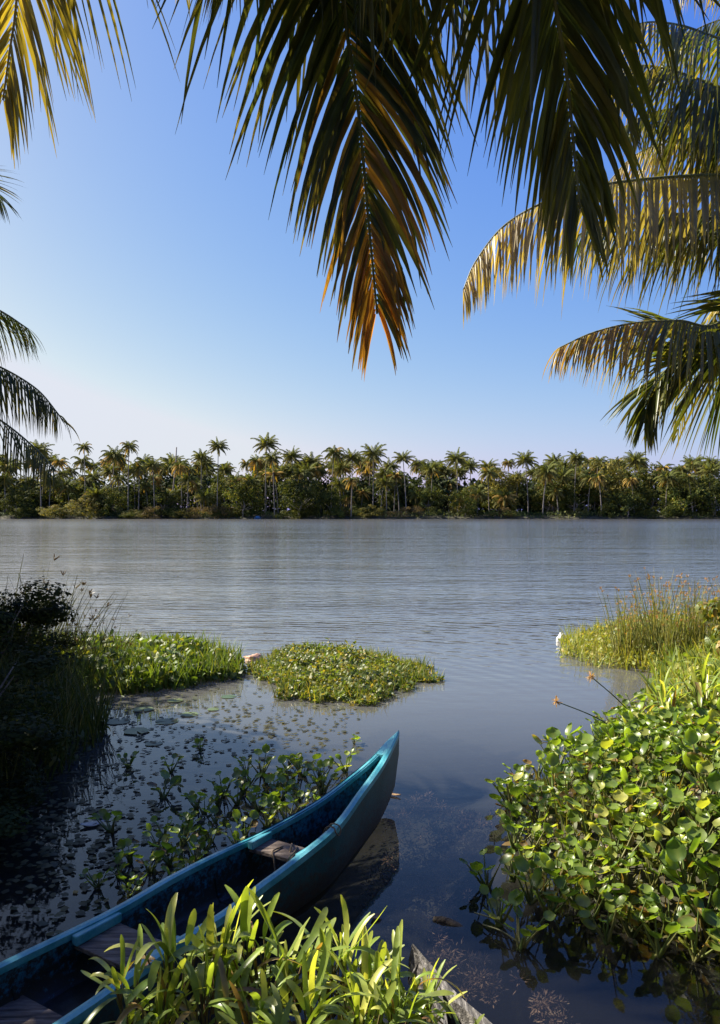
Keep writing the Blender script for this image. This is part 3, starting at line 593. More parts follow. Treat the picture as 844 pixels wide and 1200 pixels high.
def keelz(s):   # height of the keel at distance s from the bow
    a = interp([(0, .34), (.03, .20), (.12, .11), (.3, .035), (.5, -.03), (.9, -.09), (1.6, -.13), (3, -.14), (bl-1.2, -.12), (bl-.4, .0), (bl, .30)], s); return a
TH = .028
def section(i, inset=0.0, K=12, top_in=0.0):
    A, B = fr[i], nr[i]; c = (A+B)*.5; s = bl*i/NS; hw = (A-B).length*.5; kz = keelz(s); dr = (A-B); dr.z = 0
    dr = dr.normalized() if dr.length > 1e-6 else pv
    hw2 = max(.0005, hw-inset); kz2 = kz+inset*1.3; out = []; v_ = sm(.1, 1.9, s); ex = lerp(1.45, .85, v_); ez = lerp(1.15, .85, v_)
    for k in range(K+1):
        a = math.pi*k/K; cx = math.cos(a); sx = math.sin(a)
        x = hw2*math.copysign(abs(cx)**ex, cx); z = lerp(c.z, kz2, sx**ez if sx > 0 else 0)
        out.append(Vector((c.x+dr.x*x, c.y+dr.y*x, z-top_in*(1-sx))))
    return out
o_can = empty('canoe', (mc.x, mc.y, 0)); org = Vector((mc.x, mc.y, 0))
tag(o_can, 'long turquoise painted wooden canoe with worn interior, afloat in the dark inlet', 'canoe')
def loft(b, secs, flip=False):
    K = len(secs[0]); vs = [v-org for s_ in secs for v in s_]
    fs = [(i*K+k, i*K+k+1, (i+1)*K+k+1, (i+1)*K+k) for i in range(len(secs)-1) for k in range(K-1)]
    if flip: fs = [f[::-1] for f in fs]
    b.add(vs, fs, (1, 1, 1))
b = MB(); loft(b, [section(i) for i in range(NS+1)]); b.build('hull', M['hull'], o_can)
b = MB(); i0 = 9; secs = []
for i in range(4, NS-3): secs.append([Vector((v.x, v.y, max(v.z, .035))) for v in section(i, TH)])
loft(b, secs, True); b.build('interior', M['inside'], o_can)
b = MB(); vs = []; ks = []
for i in range(i0-2, NS-4):
    sc_ = [v for v in section(i, TH+.004) if v.z < .07]
    if len(sc_) < 2: continue
    a_, b_ = sc_[0]-org, sc_[-1]-org; vs += [Vector((a_.x, a_.y, .045)), Vector(((a_.x+b_.x)/2, (a_.y+b_.y)/2, .041)), Vector((b_.x, b_.y, .045))]
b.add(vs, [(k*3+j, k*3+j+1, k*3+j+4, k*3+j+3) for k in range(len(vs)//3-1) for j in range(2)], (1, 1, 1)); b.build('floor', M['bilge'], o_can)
def railstrip(pts, other, name):
    b = MB(); vs = []
    n = len(pts)
    for i in range(n):
        d = (other[i]-pts[i]); d.z = 0; Lw = d.length; d = d.normalized() if Lw > 1e-6 else Vector((0, 0, 0)); w_ = min(.036, Lw*.5-.0015)
        w_ = max(w_, .0); p = pts[i]-org
        o_ = p-d*.006; vs += [o_+Vector((0, 0, -.028)), o_+Vector((0, 0, .007)), p+d*w_*.5+Vector((0, 0, .011)), p+d*w_+Vector((0, 0, .007)), p+d*w_+Vector((0, 0, -.022))]
    fs = [(i*5+k, i*5+(k+1) % 5, (i+1)*5+(k+1) % 5, (i+1)*5+k) for i in range(n-1) for k in range(5)]
    fs += [(0, 1, 2, 3, 4), tuple((n-1)*5+k for k in range(5))]
    b.add(vs, fs, (1, 1, 1)); return b.build(name, M['rail'], o_can, False)
railstrip(fr, nr, 'gunwale'); railstrip(nr, fr, 'gunwale')
# bow deck: wedge between the rails
b = MB(); vs = []; idx = [i for i in range(0, 5)]
for i in idx:
    A, B = fr[i]-org, nr[i]-org; t = i/4; up = Vector((0, 0, .013)); m_ = (A+B)*.5
    vs += [A.lerp(B, .08)+up, m_+Vector((0, 0, .022-.018*t)), B.lerp(A, .08)+up]
fs = [(i*3+k, i*3+k+1, i*3+k+4, i*3+k+3) for i in range(4) for k in range(2)]
a = 12; vs += [vs[a]-Vector((0, 0, .05)), vs[a+1]-Vector((0, 0, .05)), vs[a+2]-Vector((0, 0, .05))]; fs += [(12, 13, 16, 15), (13, 14, 17, 16)]
b.add(vs, fs, (1, 1, 1)); b.build('bow_deck', M['rail'], o_can, False)
def boxpts(b, c, ax, ay, lx, ly, lz, col=(1, 1, 1), jit=0):
    vs = []
    for dz in (-1, 1):
        for sx, sy in ((-1, -1), (1, -1), (1, 1), (-1, 1)):
            vs.append(c+ax*lx*sx+ay*ly*sy+Vector((0, 0, lz*dz))+Vector((rnd(-jit, jit), rnd(-jit, jit), rnd(-jit, jit))))
    b.add(vs, [(0, 3, 2, 1), (4, 5, 6, 7), (0, 1, 5, 4), (1, 2, 6, 5), (2, 3, 7, 6), (3, 0, 4, 7)], col)
def bevel(o, w_=.006):
    m_ = o.modifiers.new('bevel', 'BEVEL'); m_.width = w_; m_.segments = 2; return o
def station(px, py, z):
    q = on(px, py, z); return min(range(NS+1), key=lambda i: ((fr[i]+nr[i])*.5-q).xy.length)
seat_pts = []
for px, py, bw in [(322, 1000, .085), (140, 1098, .12), (60, 1185, .13)]:
    i = station(px, py, .24); A, B = fr[i], nr[i]; c = (A+B)*.5; ay = (A-B); hw = ay.length*.5; ay.z = 0; ay.normalize(); ax = Vector((-ay.y, ay.x, 0))
    z = c.z-.055 if px > 100 else .10
    b = MB(); boxpts(b, Vector((c.x, c.y, z))-org, ax, ay, bw, hw-TH-.004, .011, jit=.004); t = bevel(b.build('thwart', M['wood'], o_can, False), .004)
    seat_pts.append((Vector((c.x, c.y, z)), ax, ay, hw, bw))
    if px > 100:
        for s in (-1, 1):
            e = ay*s*(hw-TH-.02); b = MB(); boxpts(b, Vector((c.x+e.x, c.y+e.y, z+.035))-org, ax, ay, bw*1.1, .018, .022, jit=.002)
            bevel(b.build('seat_block', M['rail'], o_can, False), .006)
# frames (ribs) inside
for i in range(14, NS-6, 6):
    secI = [v for v in section(i, TH+.010, 16)]; secI2 = section(i, TH+.001, 16); b = MB(); tdir = (fr[i+1]-fr[i-1]).normalized()
    vs = []
    for v, v2 in zip(secI, secI2):
        v = Vector((v.x, v.y, max(v.z, .048))); v2 = Vector((v2.x, v2.y, max(v2.z, .037)))
        vs += [v2-tdir*.014-org, v-tdir*.012-org, v+tdir*.012-org, v2+tdir*.014-org]
    fs = [(k*4+j, k*4+j+1, k*4+j+5, k*4+j+4) for k in range(1, 15) for j in range(3)]
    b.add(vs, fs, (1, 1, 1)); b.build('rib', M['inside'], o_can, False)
# rope on the thwart and over the near rail
b = MB(); c, ax, ay, hw, bw = seat_pts[0]
q = station(388, 975, .34); P1 = nr[q]; P2 = fr[q]; ay2 = (P2-P1).normalized()
pts = [c-ax*.02+ay*.02+Vector((0, 0, .02)), c+ax*.06+ay*.03+Vector((0, 0, .022)), c+ax*.09+ay*.0+Vector((0, 0, .0)), c+ax*.10-ay*.03+Vector((0, 0, -.10)), c+ax*.05-ay*.06+Vector((0, 0, -.08)), c+ax*.0-ay*.05+Vector((0, 0, .022)), c-ax*.07-ay*.01+Vector((0, 0, .022)), c-ax*.095+ay*.02+Vector((0, 0, -.02))]
b.tube(spline(pts, 60), .0055, (1, 1, 1), 6)
pts = [c-ax*.095-ay*.02+Vector((0, 0, -.01)), c-ax*.05-ay*.06+Vector((0, 0, .02)), c+ax*.03-ay*.09+Vector((0, 0, .022)), c+ax*.085-ay*.10+Vector((0, 0, .02)), c+ax*.11-ay*.09+Vector((0, 0, -.05))]
b.tube(spline(pts, 40), .0055, (1, 1, 1), 6)
tag(b.build('rope', M['rope']), 'brown rope looped around the plank seat nearest the bow', 'rope')
b = MB(); pts = [P1+ay2*.12+Vector((0, 0, -.16)), P1+ay2*.085+Vector((0, 0, -.06)), P1+ay2*.05+Vector((0, 0, .017)), P1+Vector((0, 0, .024)), P1-ay2*.016+Vector((0, 0, -.005)), P1-ay2*.016+dv*-.03+Vector((0, 0, -.03)), P1-ay2*.014-dv*.05+Vector((0, 0, .0)), P1-dv*.05+ay2*.01+Vector((0, 0, .024)), P1-dv*.03+ay2*.055+Vector((0, 0, .015)), P1+ay2*.10+Vector((0, 0, -.12))]
b.tube(spline(pts, 60), .0045, (1, 1, 1), 6)
tag(b.build('rope', M['rope']), 'thin pale cord hitched over the near gunwale towards the bow', 'rope')

# ------------------------------------------------------------------ old grey canoe at the bottom
o2 = empty('old_canoe', (.5, 3.1, 0)); og2 = Vector((.5, 3.1, 0))
tag(o2, 'weathered grey wooden canoe bow poking out below the strap leaved plants', 'canoe')
L2 = [on(482, 1107, .33), on(494, 1128, .28), on(508, 1160, .25), on(516, 1200, .22), on(520, 1260, .20), on(560, 1500, .20)]
R2 = [on(484, 1106, .33), on(508, 1134, .28), on(536, 1164, .25), on(576, 1200, .22), on(640, 1260, .20), on(800, 1500, .20)]
l2 = spline(L2, 24); r2 = spline(R2, 24)
def side(b, pts, oth, w_=.03, dp=.20):
    vs = []
    for i, p in enumerate(pts):
        d = oth[i]-p; d.z = 0; Lw = d.length; d = d.normalized() if Lw > 1e-5 else Vector((1, 0, 0)); w2 = min(w_, Lw*.48)
        jz = noise.noise(p*9)*.006; p = p-og2
        h_ = min(dp, .06+.5*i*.03)
        vs += [p+Vector((0, 0, jz)), p+d*w2+Vector((0, 0, jz-.004)), p+d*(w2+.02)+Vector((0, 0, -h_)), p+d*.03+Vector((0, 0, -h_-.10))]
    b.add(vs, [(i*4+k, i*4+(k+1) % 4, i*4+4+(k+1) % 4, i*4+4+k) for i in range(len(pts)-1) for k in range(4)]+[(0, 1, 2, 3)], (1, 1, 1))
b = MB(); side(b, l2, r2); b.build('side_plank', M['greywood'], o2, False)
b = MB(); side(b, r2, l2, .036); b.build('side_plank', M['greywood'], o2, False)
b = MB(); vs = []
for i in range(25): vs += [l2[i].lerp(r2[i], .12)-og2-Vector((0, 0, min(.16, .05+i*.012))), (l2[i]+r2[i])*.5-og2-Vector((0, 0, min(.19, .06+i*.016))), r2[i].lerp(l2[i], .12)-og2-Vector((0, 0, min(.16, .05+i*.012)))]
b.add(vs, [(i*3+k, i*3+k+1, i*3+k+4, i*3+k+3) for i in range(24) for k in range(2)], (1, 1, 1)); b.build('bottom_plank', M['greywood'], o2, False)
b = MB(); c = (l2[7]+r2[7])*.5-og2; d_ = (r2[7]-l2[7]); hw = d_.length*.5; d_.normalize(); boxpts(b, c-Vector((0, 0, .035)), Vector((-d_.y, d_.x, 0)), d_, .02, hw*.9, .012); b.build('crosspiece', M['greywood'], o2, False)

# ------------------------------------------------------------------ water hyacinths
HG = (.20, .28, .045); HD = (.06, .11, .018); HY_ = (.36, .36, .08)
def hyacinth(seed, nl, hmin, hmax, bw):
    random.seed(seed); lv = MB(); st = MB()
    for k in range(nl):
        az = k*2.4+rnd(-.4, .4); h = rnd(hmin, hmax)*(1-.25*k/nl if False else 1); out = rnd(.25, .75)*h+.01; o = Vector((math.cos(az), math.sin(az), 0))
        p0 = Vector((rnd(-.015, .015), rnd(-.015, .015), -.02)); p2 = o*out+Vector((0, 0, h)); p1 = o*out*.45+Vector((0, 0, h*.35)); P = spline([p0, p1, p2], 6)
        sc = mixc((.10, .15, .03), (.17, .16, .05), random.random())
        st.tube(P, [.007, .011, .009, .006, .005, .004, .003], sc, 5, False)
        B = bw*rnd(.55, 1.25); ln = B*rnd(1.05, 1.35)
        ax = (o*rnd(.3, 1.1)+Vector((0, 0, rnd(.15, 1.1)))+Vector((rnd(-.3, .3), rnd(-.3, .3), 0))).normalized(); sdv = ax.cross(Vector((0, 0, 1))).normalized()
        nn = sdv.cross(ax); 
        if nn.z < 0: nn = -nn
        tw = rnd(-.5, .5); sdv = (sdv+nn*tw).normalized(); nn = ax.cross(sdv); 
        if nn.z < 0: nn = -nn
        base = mixc(HD, HG, random.random()); q = random.random()
        if q < .22: base = mixc(base, HY_, rnd(.3, 1))
        if q > .96: base = mixc(base, (.16, .08, .03), .8)
        vs = []; cs = []; nu, nv = 8, 4
        for i in range(nu+1):
            u = i/nu; wdt = B*.54*math.sqrt(max(0, 1-(abs(u-.5)/.5)**2.3)) if u < 1 else .006
            if u == 0: wdt = B*.16
            for j in range(nv+1):
                v = j/nv*2-1; z = .16*B*(v*v)+.10*B*(1-(2*u-1)**2)*-1-.14*B*u*u
                vs.append(p2+ax*ln*u*(1-.12*v*v)+sdv*wdt*v+nn*z)
                cv = mixc(base, mixc(base, (.25, .27, .08), .5), .8*(1 if j == 2 else 0)*(1-u))
                if q > .91 and (j in (0, nv) or i >= nu-1): cv = mixc(cv, (.22, .12, .045), rnd(.4, 1))
                cs.append(cv)
        fs = [(i*(nv+1)+j, i*(nv+1)+j+1, (i+1)*(nv+1)+j+1, (i+1)*(nv+1)+j) for i in range(nu) for j in range(nv)]
        lv.add(vs, fs, cs)
    return lv.data('leaves', M['hyacinth']), st.data('stalks', M['stem'])
big = [hyacinth(400+i, random.Random(i).randint(8, 13), .05, .24, .088) for i in range(9)]
small = [hyacinth(420+i, random.Random(i).randint(6, 11), .05, .16, .070) for i in range(6)]
def put_hy(p, var, sc, label, group):
    o = empty('water_hyacinth', p, rnd(0, 6.28)); o.scale = (sc,)*3; o.rotation_euler = (rnd(-.15, .15), rnd(-.15, .15), rnd(0, 6.28))
    link('leaves', var[0], o); link('stalks', var[1], o); tag(o, label, 'water plant', group)
random.seed(21)
# right bed
RP = [(1.10, 6.0), (1.25, 6.4), (1.75, 6.9), (2.3, 7.6), (2.9, 8.4), (4.3, 9.4), (5.0, 8), (4.6, 5.5), (3.6, 4.2), (2.6, 3.6), (2.0, 3.55), (1.55, 3.85), (1.1, 4.1), (.84, 4.45), (.92, 4.9), (1.02, 5.3)]
def hz(x, y):
    f_ = (x/y*F+CX-interp([(3.5, 700), (4.45, 600), (6, 600), (7, 660), (8.5, 740)], y))
    side_ = 'at its left rim' if f_ < 35 else 'just inside its left rim' if f_ < 80 else 'left of its middle' if f_ < 125 else 'in its middle' if f_ < 170 else 'right of its middle' if f_ < 215 else 'touching the frame edge'
    return side_+next(t for lim, t in [(4.1, ' nearest the viewer'), (4.5, ' level with the short log'), (4.9, ' level with the drifting sprigs'), (5.3, ' level with the plank seat'), (5.7, ' level with the bow reflection'), (6.1, ' level with the bow tip'), (6.6, ' just beyond the bow tip'), (7.2, ' where the bed narrows'), (99, ' at the back below the herbage')] if y < lim)
pl = []; tries = 0
while len(pl) < 200 and tries < 30000:
    tries += 1; x = rnd(.8, 4.6); y = rnd(3.5, 9.2)
    if not inpoly(x, y, RP) or x > .50*y+.5: continue
    if y > 7.0 and x > 2.3+(y-7)*.55: continue
    if any((x-a)**2+(y-c)**2 < .155**2 for a, c in pl): continue
    pl.append((x, y))
for x, y in pl:
    edge = x-interp([(3.5, 2.0), (3.85, 1.5), (4.1, 1.1), (4.45, .84), (5.3, 1.0), (6, 1.1), (6.9, 1.75), (8.4, 2.9), (9.4, 4)], y)
    z = max(0, gz(x, y)); e = edge < .25 and z < .1
    put_hy((x, y, z+.01), random.choice(small if e and random.random() < .6 else big), rnd(.8, 1.05) if not e else rnd(.8, 1.1),
           ('small hyacinth of right bed ' if e else 'hyacinth of right bed ')+('out of the frame' if x > .47*y else hz(x, y)), 'water hyacinths of the right bed')
# sprig at the bed's tip, stretching over the water
for px, py, wl in [(570, 1040, 'leftmost'), (585, 1085, 'second lowest'), (598, 940, 'topmost'), (610, 1110, 'lowest')]:
    p = on(px, py, 0); put_hy((p.x, p.y, .0), random.choice(small), 1.0, wl+' loose hyacinth sprig drifting off the left tip of the right bed', 'loose hyacinth sprigs')
# middle raft
MP = [(255, 905), (330, 880), (385, 900), (375, 935), (330, 960), (290, 985), (230, 1010), (150, 1045), (110, 1030), (160, 985), (215, 950)]
pl = []; tries = 0
while len(pl) < 48 and tries < 9000:
    tries += 1; px = rnd(100, 390); py = rnd(875, 1050)
    if not inpoly(px, py, MP): continue
    p = on(px, py+12, 0)
    if any((p-a).length < .13 for a in pl): continue
    dd = min(((fr[i]-p).xy.length) for i in range(NS+1))
    if dd < .14: continue
    pl.append(p); up = px > 250
    put_hy((p.x, p.y, 0), random.choice(small), rnd(.6, 1.0)*(1.0 if up else .85), 'hyacinth %s of the middle raft, %s' % (('at the sunlit tip' if px > 352 else 'in the sunlit head' if px > 322 else 'behind the head' if px > 292 else 'at the waist' if px > 262 else 'in the middle' if px > 228 else 'in the thin part' if px > 190 else 'at the shaded tail' if px > 150 else 'at the dark tail end'), 'hard against the canoe' if dd < .3 else 'near the canoe' if dd < .5 else 'midway across' if dd < .7 else 'towards the lily pads' if dd < .95 else 'on the rim nearest the lily pads'), 'water hyacinths of the middle raft')
for px, py, sc, lab in [(405, 905, .9, 'tiny hyacinth plantlet just left of the canoe bow tip'), (192, 935, 1.1, 'single upright hyacinth floating left of the middle raft'), (200, 905, .7, 'small hyacinth above the single upright one near the lily pads'),
                        (235, 880, .6, 'small brownish plantlet right of the lily pads'), (150, 900, .7, 'low plantlet floating between lily pads and left bank'), (130, 975, .9, 'dark hyacinth left of the raft near the pale dead leaf'), (415, 872, .5, 'tiny yellowish plantlet floating above the canoe bow')]:
    p = on(px, py, 0); put_hy((p.x, p.y, 0), random.choice(small), sc, lab, 'scattered floating hyacinths')

# ------------------------------------------------------------------ masses of marsh plants (uncountable)
def segd(x, y, a, b):
    dx, dy = b[0]-a[0], b[1]-a[1]; t = max(0, min(1, ((x-a[0])*dx+(y-a[1])*dy)/(dx*dx+dy*dy+1e-9))); return math.hypot(x-a[0]-dx*t, y-a[1]-dy*t)
def leafmass(name, label, poly, n, hfun, leaf, cols, seed, grass=.0, ragged=.3, base=None, cat='water plants', gh=.3, extra=None):
    random.seed(seed); b = MB(); xs_ = [p[0] for p in poly]; ys_ = [p[1] for p in poly]; k = 0
    while k < n:
        x = rnd(min(xs_), max(xs_)); y = rnd(min(ys_), max(ys_))
        if not inpoly(x, y, poly): continue
        ed = min(((Vector((x, y))-Vector(poly[i])).length if False else segd(x, y, poly[i], poly[(i+1) % len(poly)])) for i in range(len(poly)))
        rg = noise.noise(Vector((x*3.1, y*3.1, seed+.5)))*.5+.5*noise.noise(Vector((x*9, y*9, seed)))
        if ed < ragged and rg > -.35+1.1*ed/ragged: continue
        k += 1; hh = hfun(x, y)*(1+.5*noise.noise(Vector((x*2.2, y*2.2, seed)))+.35*noise.noise(Vector((x*6.5, y*6.5, seed))))*(.3+.7*sm(0, ragged*1.6, ed)); z0 = max(0, base(x, y) if base else 0)
        c = mixc(cols[0], cols[1], min(1, max(0, .5+.8*noise.noise(Vector((x*1.5, y*1.5, 5)))+rnd(-.3, .3)))); c = mixc(c, cols[2], random.random()**4)
        if random.random() < grass:
            l = gh*rnd(.5, 1.3); d = Vector((rnd(-.4, .4), rnd(-.4, .4), 1)).normalized(); p = Vector((x, y, z0)); pts = [p.copy()]
            for i in range(4): d = (d+Vector((rnd(-.1, .1), rnd(-.1, .1), -.12*i*.6))).normalized(); p = p+d*l/4; pts.append(p.copy())
            wv_ = leaf*.22; b.ribbon(pts, Vector((rnd(-1, 1), rnd(-1, 1), 0)), [wv_, wv_, wv_*.8, wv_*.5, wv_*.05], c)
        else:
            z = z0+hh*random.random()**.7; l = leaf*rnd(.5, 1.2)**1.3*1.25
            b.card(Vector((x, y, z)), Vector((rnd(-1, 1), rnd(-1, 1), rnd(.1, 1.3))), Vector((rnd(-1, 1), rnd(-1, 1), rnd(-.1, 1.2))), l, l*.55, c)
    if extra: extra(b)
    return tag(b.build(name, M['grass']), label, cat, kind='stuff')
LG = ((.06, .10, .018), (.11, .16, .03), (.25, .23, .05))
def pw(lst): return [tuple(on(px, py, 0).xy) for px, py in lst]
CP = pw([(303, 800), (325, 824), (345, 820), (372, 831), (400, 826), (440, 829), (470, 815), (490, 822), (500, 805), (522, 800), (512, 780), (480, 776), (430, 766), (350, 760), (312, 768), (276, 786)])
cc = Vector((-.25, 10.3))
leafmass('floating_plant_mass', 'sunlit island of small leaved water plants beyond the canoe bow', CP, 17000, lambda x, y: (.19+(.10 if noise.noise(Vector((x*3.3, y*3.3, 77))) > .28 else 0))*max(.3, 1-((x+.5)/1.6)**2), .052, ((.05, .09, .016), (.12, .17, .03), (.30, .24, .06)), 31, .25, gh=.17, ragged=.5)
LP = pw([(-60, 870), (60, 812), (150, 818), (235, 806), (290, 796), (292, 778), (240, 765), (70, 762), (-80, 765)])
leafmass('bank_grass', 'green grass and weeds running along a spit at left', LP, 16000, lambda x, y: .28*(.35+.65*sm(-1.35, -2.3, x)), .09, ((.05, .09, .015), (.09, .15, .02), (.2, .2, .04)), 32, .45, gh=.34)
RP2 = pw([(648, 770), (700, 785), (760, 790), (860, 800), (960, 800), (980, 745), (860, 735), (740, 735), (690, 742), (655, 752)])
leafmass('floating_plant_mass', 'sunlit mat of creeping water plants at right around the sedges', RP2, 13000, lambda x, y: .16+.18*sm(3, 5, x), .055, ((.12, .17, .025), (.22, .25, .045), (.36, .28, .08)), 33, .35, gh=.3)
RP3 = [(2.9, 8.3), (3.4, 9.4), (4.0, 10.8), (6.0, 11.5), (6.5, 8), (5, 6), (3.9, 5.8), (3.3, 6.8)]
leafmass('bank_herbage', 'tangled green herbage on the right bank behind the hyacinth bed', RP3, 7500, lambda x, y: .32, .11, ((.10, .16, .022), (.18, .24, .04), (.34, .3, .08)), 34, .4, base=gz, gh=.45)
# low ground cover under the right bed and on the near bank
leafmass('ground_litter', 'small leaves and stems matted beneath the right bed', RP, 6500, lambda x, y: .10, .06, ((.05, .06, .015), (.10, .12, .025), (.22, .14, .05)), 35, .3, base=gz, gh=.18)
NP = [(-1.2, 1.6), (-.75, 2.45), (-.1, 2.9), (.8, 2.9), (1.25, 2.65), (2.5, 2.6), (2.6, -1), (-3, -1), (-2.6, .6)]
leafmass('bank_grass', 'grass and leaf litter on the near bank underfoot', NP, 5000, lambda x, y: .10, .07, ((.03, .05, .012), (.08, .10, .02), (.2, .12, .05)), 36, .5, base=gz, gh=.22)
# left bank: long dark grass bending over the water
LB = [(-2.45, 4.6), (-2.5, 6.0), (-2.35, 7.0), (-2.45, 7.9), (-3.1, 9.2), (-6, 10.5), (-8, 8), (-6, 4), (-3.9, 2.8), (-3.1, 3.4)]
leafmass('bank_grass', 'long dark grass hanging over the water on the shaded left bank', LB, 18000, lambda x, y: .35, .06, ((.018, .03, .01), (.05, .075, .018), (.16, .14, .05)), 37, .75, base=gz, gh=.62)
# flat floating leaves and scum between the raft and the left bank
random.seed(40); b = MB()
for i in range(1500):
    q = random.random()
    if q < .55: px, py = random.gauss(70, 75), random.gauss(960, 60)
    elif q < .8: px, py = random.gauss(200, 80), random.gauss(850, 40)
    else: px, py = random.gauss(330, 60), random.gauss(850, 22)
    if py < 790 or py > 1100 or px < -80 or px > 430: continue
    p = on(px, py, 0)
    if p.x > interp([(3, -1.4), (4.2, -1.1), (5, -.5), (6, .2), (12, 1)], p.y)-.05 or p.y < 3.4: continue
    if min(((f_-p).xy.length) for f_ in fr) < .08: continue
    a = rnd(0, 6.28); l = rnd(.02, .055); u = Vector((math.cos(a), math.sin(a), rnd(0, .15)))
    b.card(Vector((p.x, p.y, .006+rnd(0, .006))), Vector((rnd(-.1, .1), rnd(-.1, .1), 1)), u, l*1.4, l, mixc((.025, .03, .012), (.09, .085, .03), random.random()), .05)
tag(b.build('floating_duckweed', M['grass']), 'small dark leaves and scum drifting on the sheltered water at left', 'duckweed', kind='stuff')
# drowned weeds in the clear water right of the canoe
random.seed(41); b = MB()
for px, py, rr in [(520, 985, .26), (490, 1010, .30), (545, 960, .2), (470, 1035, .24), (500, 1050, .22), (455, 1065, .16), (520, 1120, .12), (560, 1135, .12), (500, 945, .2), (640, 1175, .1), (470, 955, .14), (530, 1010, .2), (560, 975, .16), (440, 1085, .05), (480, 1085, .14)]:
    c = on(px, py, -.13)
    for q_ in range(max(3, int(rr*150))):
        cc_ = Vector((c.x+random.gauss(0, .42)*rr, c.y+random.gauss(0, .6)*rr, c.z-rnd(-.04, .10))); r2_ = rnd(.02, .055)
        for k in range(46):
            u = Vector((random.gauss(0, .6), random.gauss(0, .6), random.gauss(0, .35)))*r2_; p = cc_+u; p.z = min(-.02, p.z)
            d = (u.normalized()+Vector((rnd(-.5, .5), rnd(-.5, .5), rnd(-.1, .4)))).normalized(); l = rnd(.012, .032)
            b.ribbon([p, p+d*l*.5, p+d*l], Vector((rnd(-1, 1), rnd(-1, 1), .3)), [.004, .006, .002], (1, 1, 1))
tag(b.build('drowned_weed', M['weed']), 'brown feathery weed under the clear water right of the canoe', 'water weed', kind='stuff')

# ------------------------------------------------------------------ lily pads
padmat = leafmat('lily_pad', .45, .1, 9, .35, .5)
random.seed(50); pads = []
for k in range(3):
    b = MB(); vs = [Vector((0, 0, 0))]; n_ = 22
    for i in range(n_+1): a = .15+(2*math.pi-.3)*i/n_; r_ = 1+.04*math.sin(a*5+k)+rnd(-.02, .02); vs.append(Vector((math.cos(a)*r_, math.sin(a)*r_, rnd(0, .02))))
    b.add(vs, [(0, i, i+1) for i in range(1, n_+1)], mixc((.06, .10, .045), (.13, .16, .045), k/2)); pads.append(b.data('lily_pad', padmat))
for i, (px, py, r_, lab) in enumerate([(138, 846, .17, 'large pale lily pad nearest the left bank'), (168, 832, .15, 'lily pad at the back of the cluster'), (160, 858, .17, 'lily pad at the front of the cluster'), (195, 846, .16, 'yellowish lily pad in the middle of the cluster'),
     (222, 838, .13, 'lily pad at the right of the cluster'), (205, 822, .12, 'small lily pad at the back right of the cluster'), (268, 817, .12, 'solitary lily pad close to the sunlit island'), (250, 832, .09, 'small solitary lily pad between cluster and island'), (122, 830, .12, 'lily pad touching the grass spit'), (180, 872, .11, 'small lily pad closest to the viewer')]):
    p = on(px, py, 0); r_ *= .74; o = link('lily_pad', pads[i % 3], None, (p.x, p.y, .006+.003*(i % 3))); o.scale = (r_, r_, r_*.9); o.rotation_euler = (0, 0, rnd(0, 6.28)); tag(o, lab+' on the water', 'lily pad', 'pale green lily pads')

# ------------------------------------------------------------------ strap leaved plants
SG = (.26, .36, .055); SY = (.55, .55, .14); SD = (.07, .13, .022)
def strap_plant(seed, nl, lmin, lmax, wd):
    random.seed(seed); b = MB(); st = MB()
    for k in range(nl):
        az = k*2.4+rnd(-.5, .5); el = rnd(.3, 1.5); L = rnd(lmin, lmax); d = Vector((math.cos(az)*math.cos(el), math.sin(az)*math.cos(el), math.sin(el)))
        p = Vector((rnd(-.03, .03), rnd(-.03, .03), 0)); stl = rnd(.05, .22); q = p+Vector((d.x*.4, d.y*.4, 1)).normalized()*stl
        sc = mixc((.10, .12, .03), (.16, .10, .05), random.random()); st.tube([p, p.lerp(q, .5)+Vector((rnd(-.01, .01), rnd(-.01, .01), 0)), q], .003, sc, 4, False)
        pts = [q.copy()]; p = q.copy(); bend = rnd(-.03, .27); sw = Vector((rnd(-.12, .12), rnd(-.12, .12), 0)); m_ = 9
        for i in range(m_): d = (d+Vector((0, 0, -bend))+sw*.35).normalized(); p = p+d*L/m_; pts.append(p.copy())
        W = wd*rnd(.75, 1.2); ws = [W*x*rnd(.93, 1.05) for x in (.35, .7, .9, .97, 1, 1, 1, .95, .78, .25)]
        c = mixc(SD, SG, random.random()); r_ = random.random()
        if r_ < .18: c = mixc(c, SY, rnd(.4, 1))
        if r_ > .92: c = mixc((.20, .09, .04), (.30, .2, .08), random.random())
        b.ribbon(pts, Vector((-math.sin(az)+rnd(-.6, .6), math.cos(az)+rnd(-.6, .6), rnd(-.5, .5))), ws, c, rnd(.1, .45), mixc(c, SY, rnd(0, .5)))
    return b.data('leaves', M['strap']), st.data('stalks', M['stem'])
sv = [strap_plant(500+i, 24, .11, .24, .023) for i in range(5)]
def put_strap(p, k, sc, label, grp, rx=None):
    o = empty('strap_leaf_plant', p); o.scale = (sc,)*3; o.rotation_euler = (rnd(-.15, .15), rnd(-.15, .15), rnd(0, 6.28))
    link('leaves', sv[k][0], o); link('stalks', sv[k][1], o); tag(o, label, 'fern', grp)
random.seed(60)
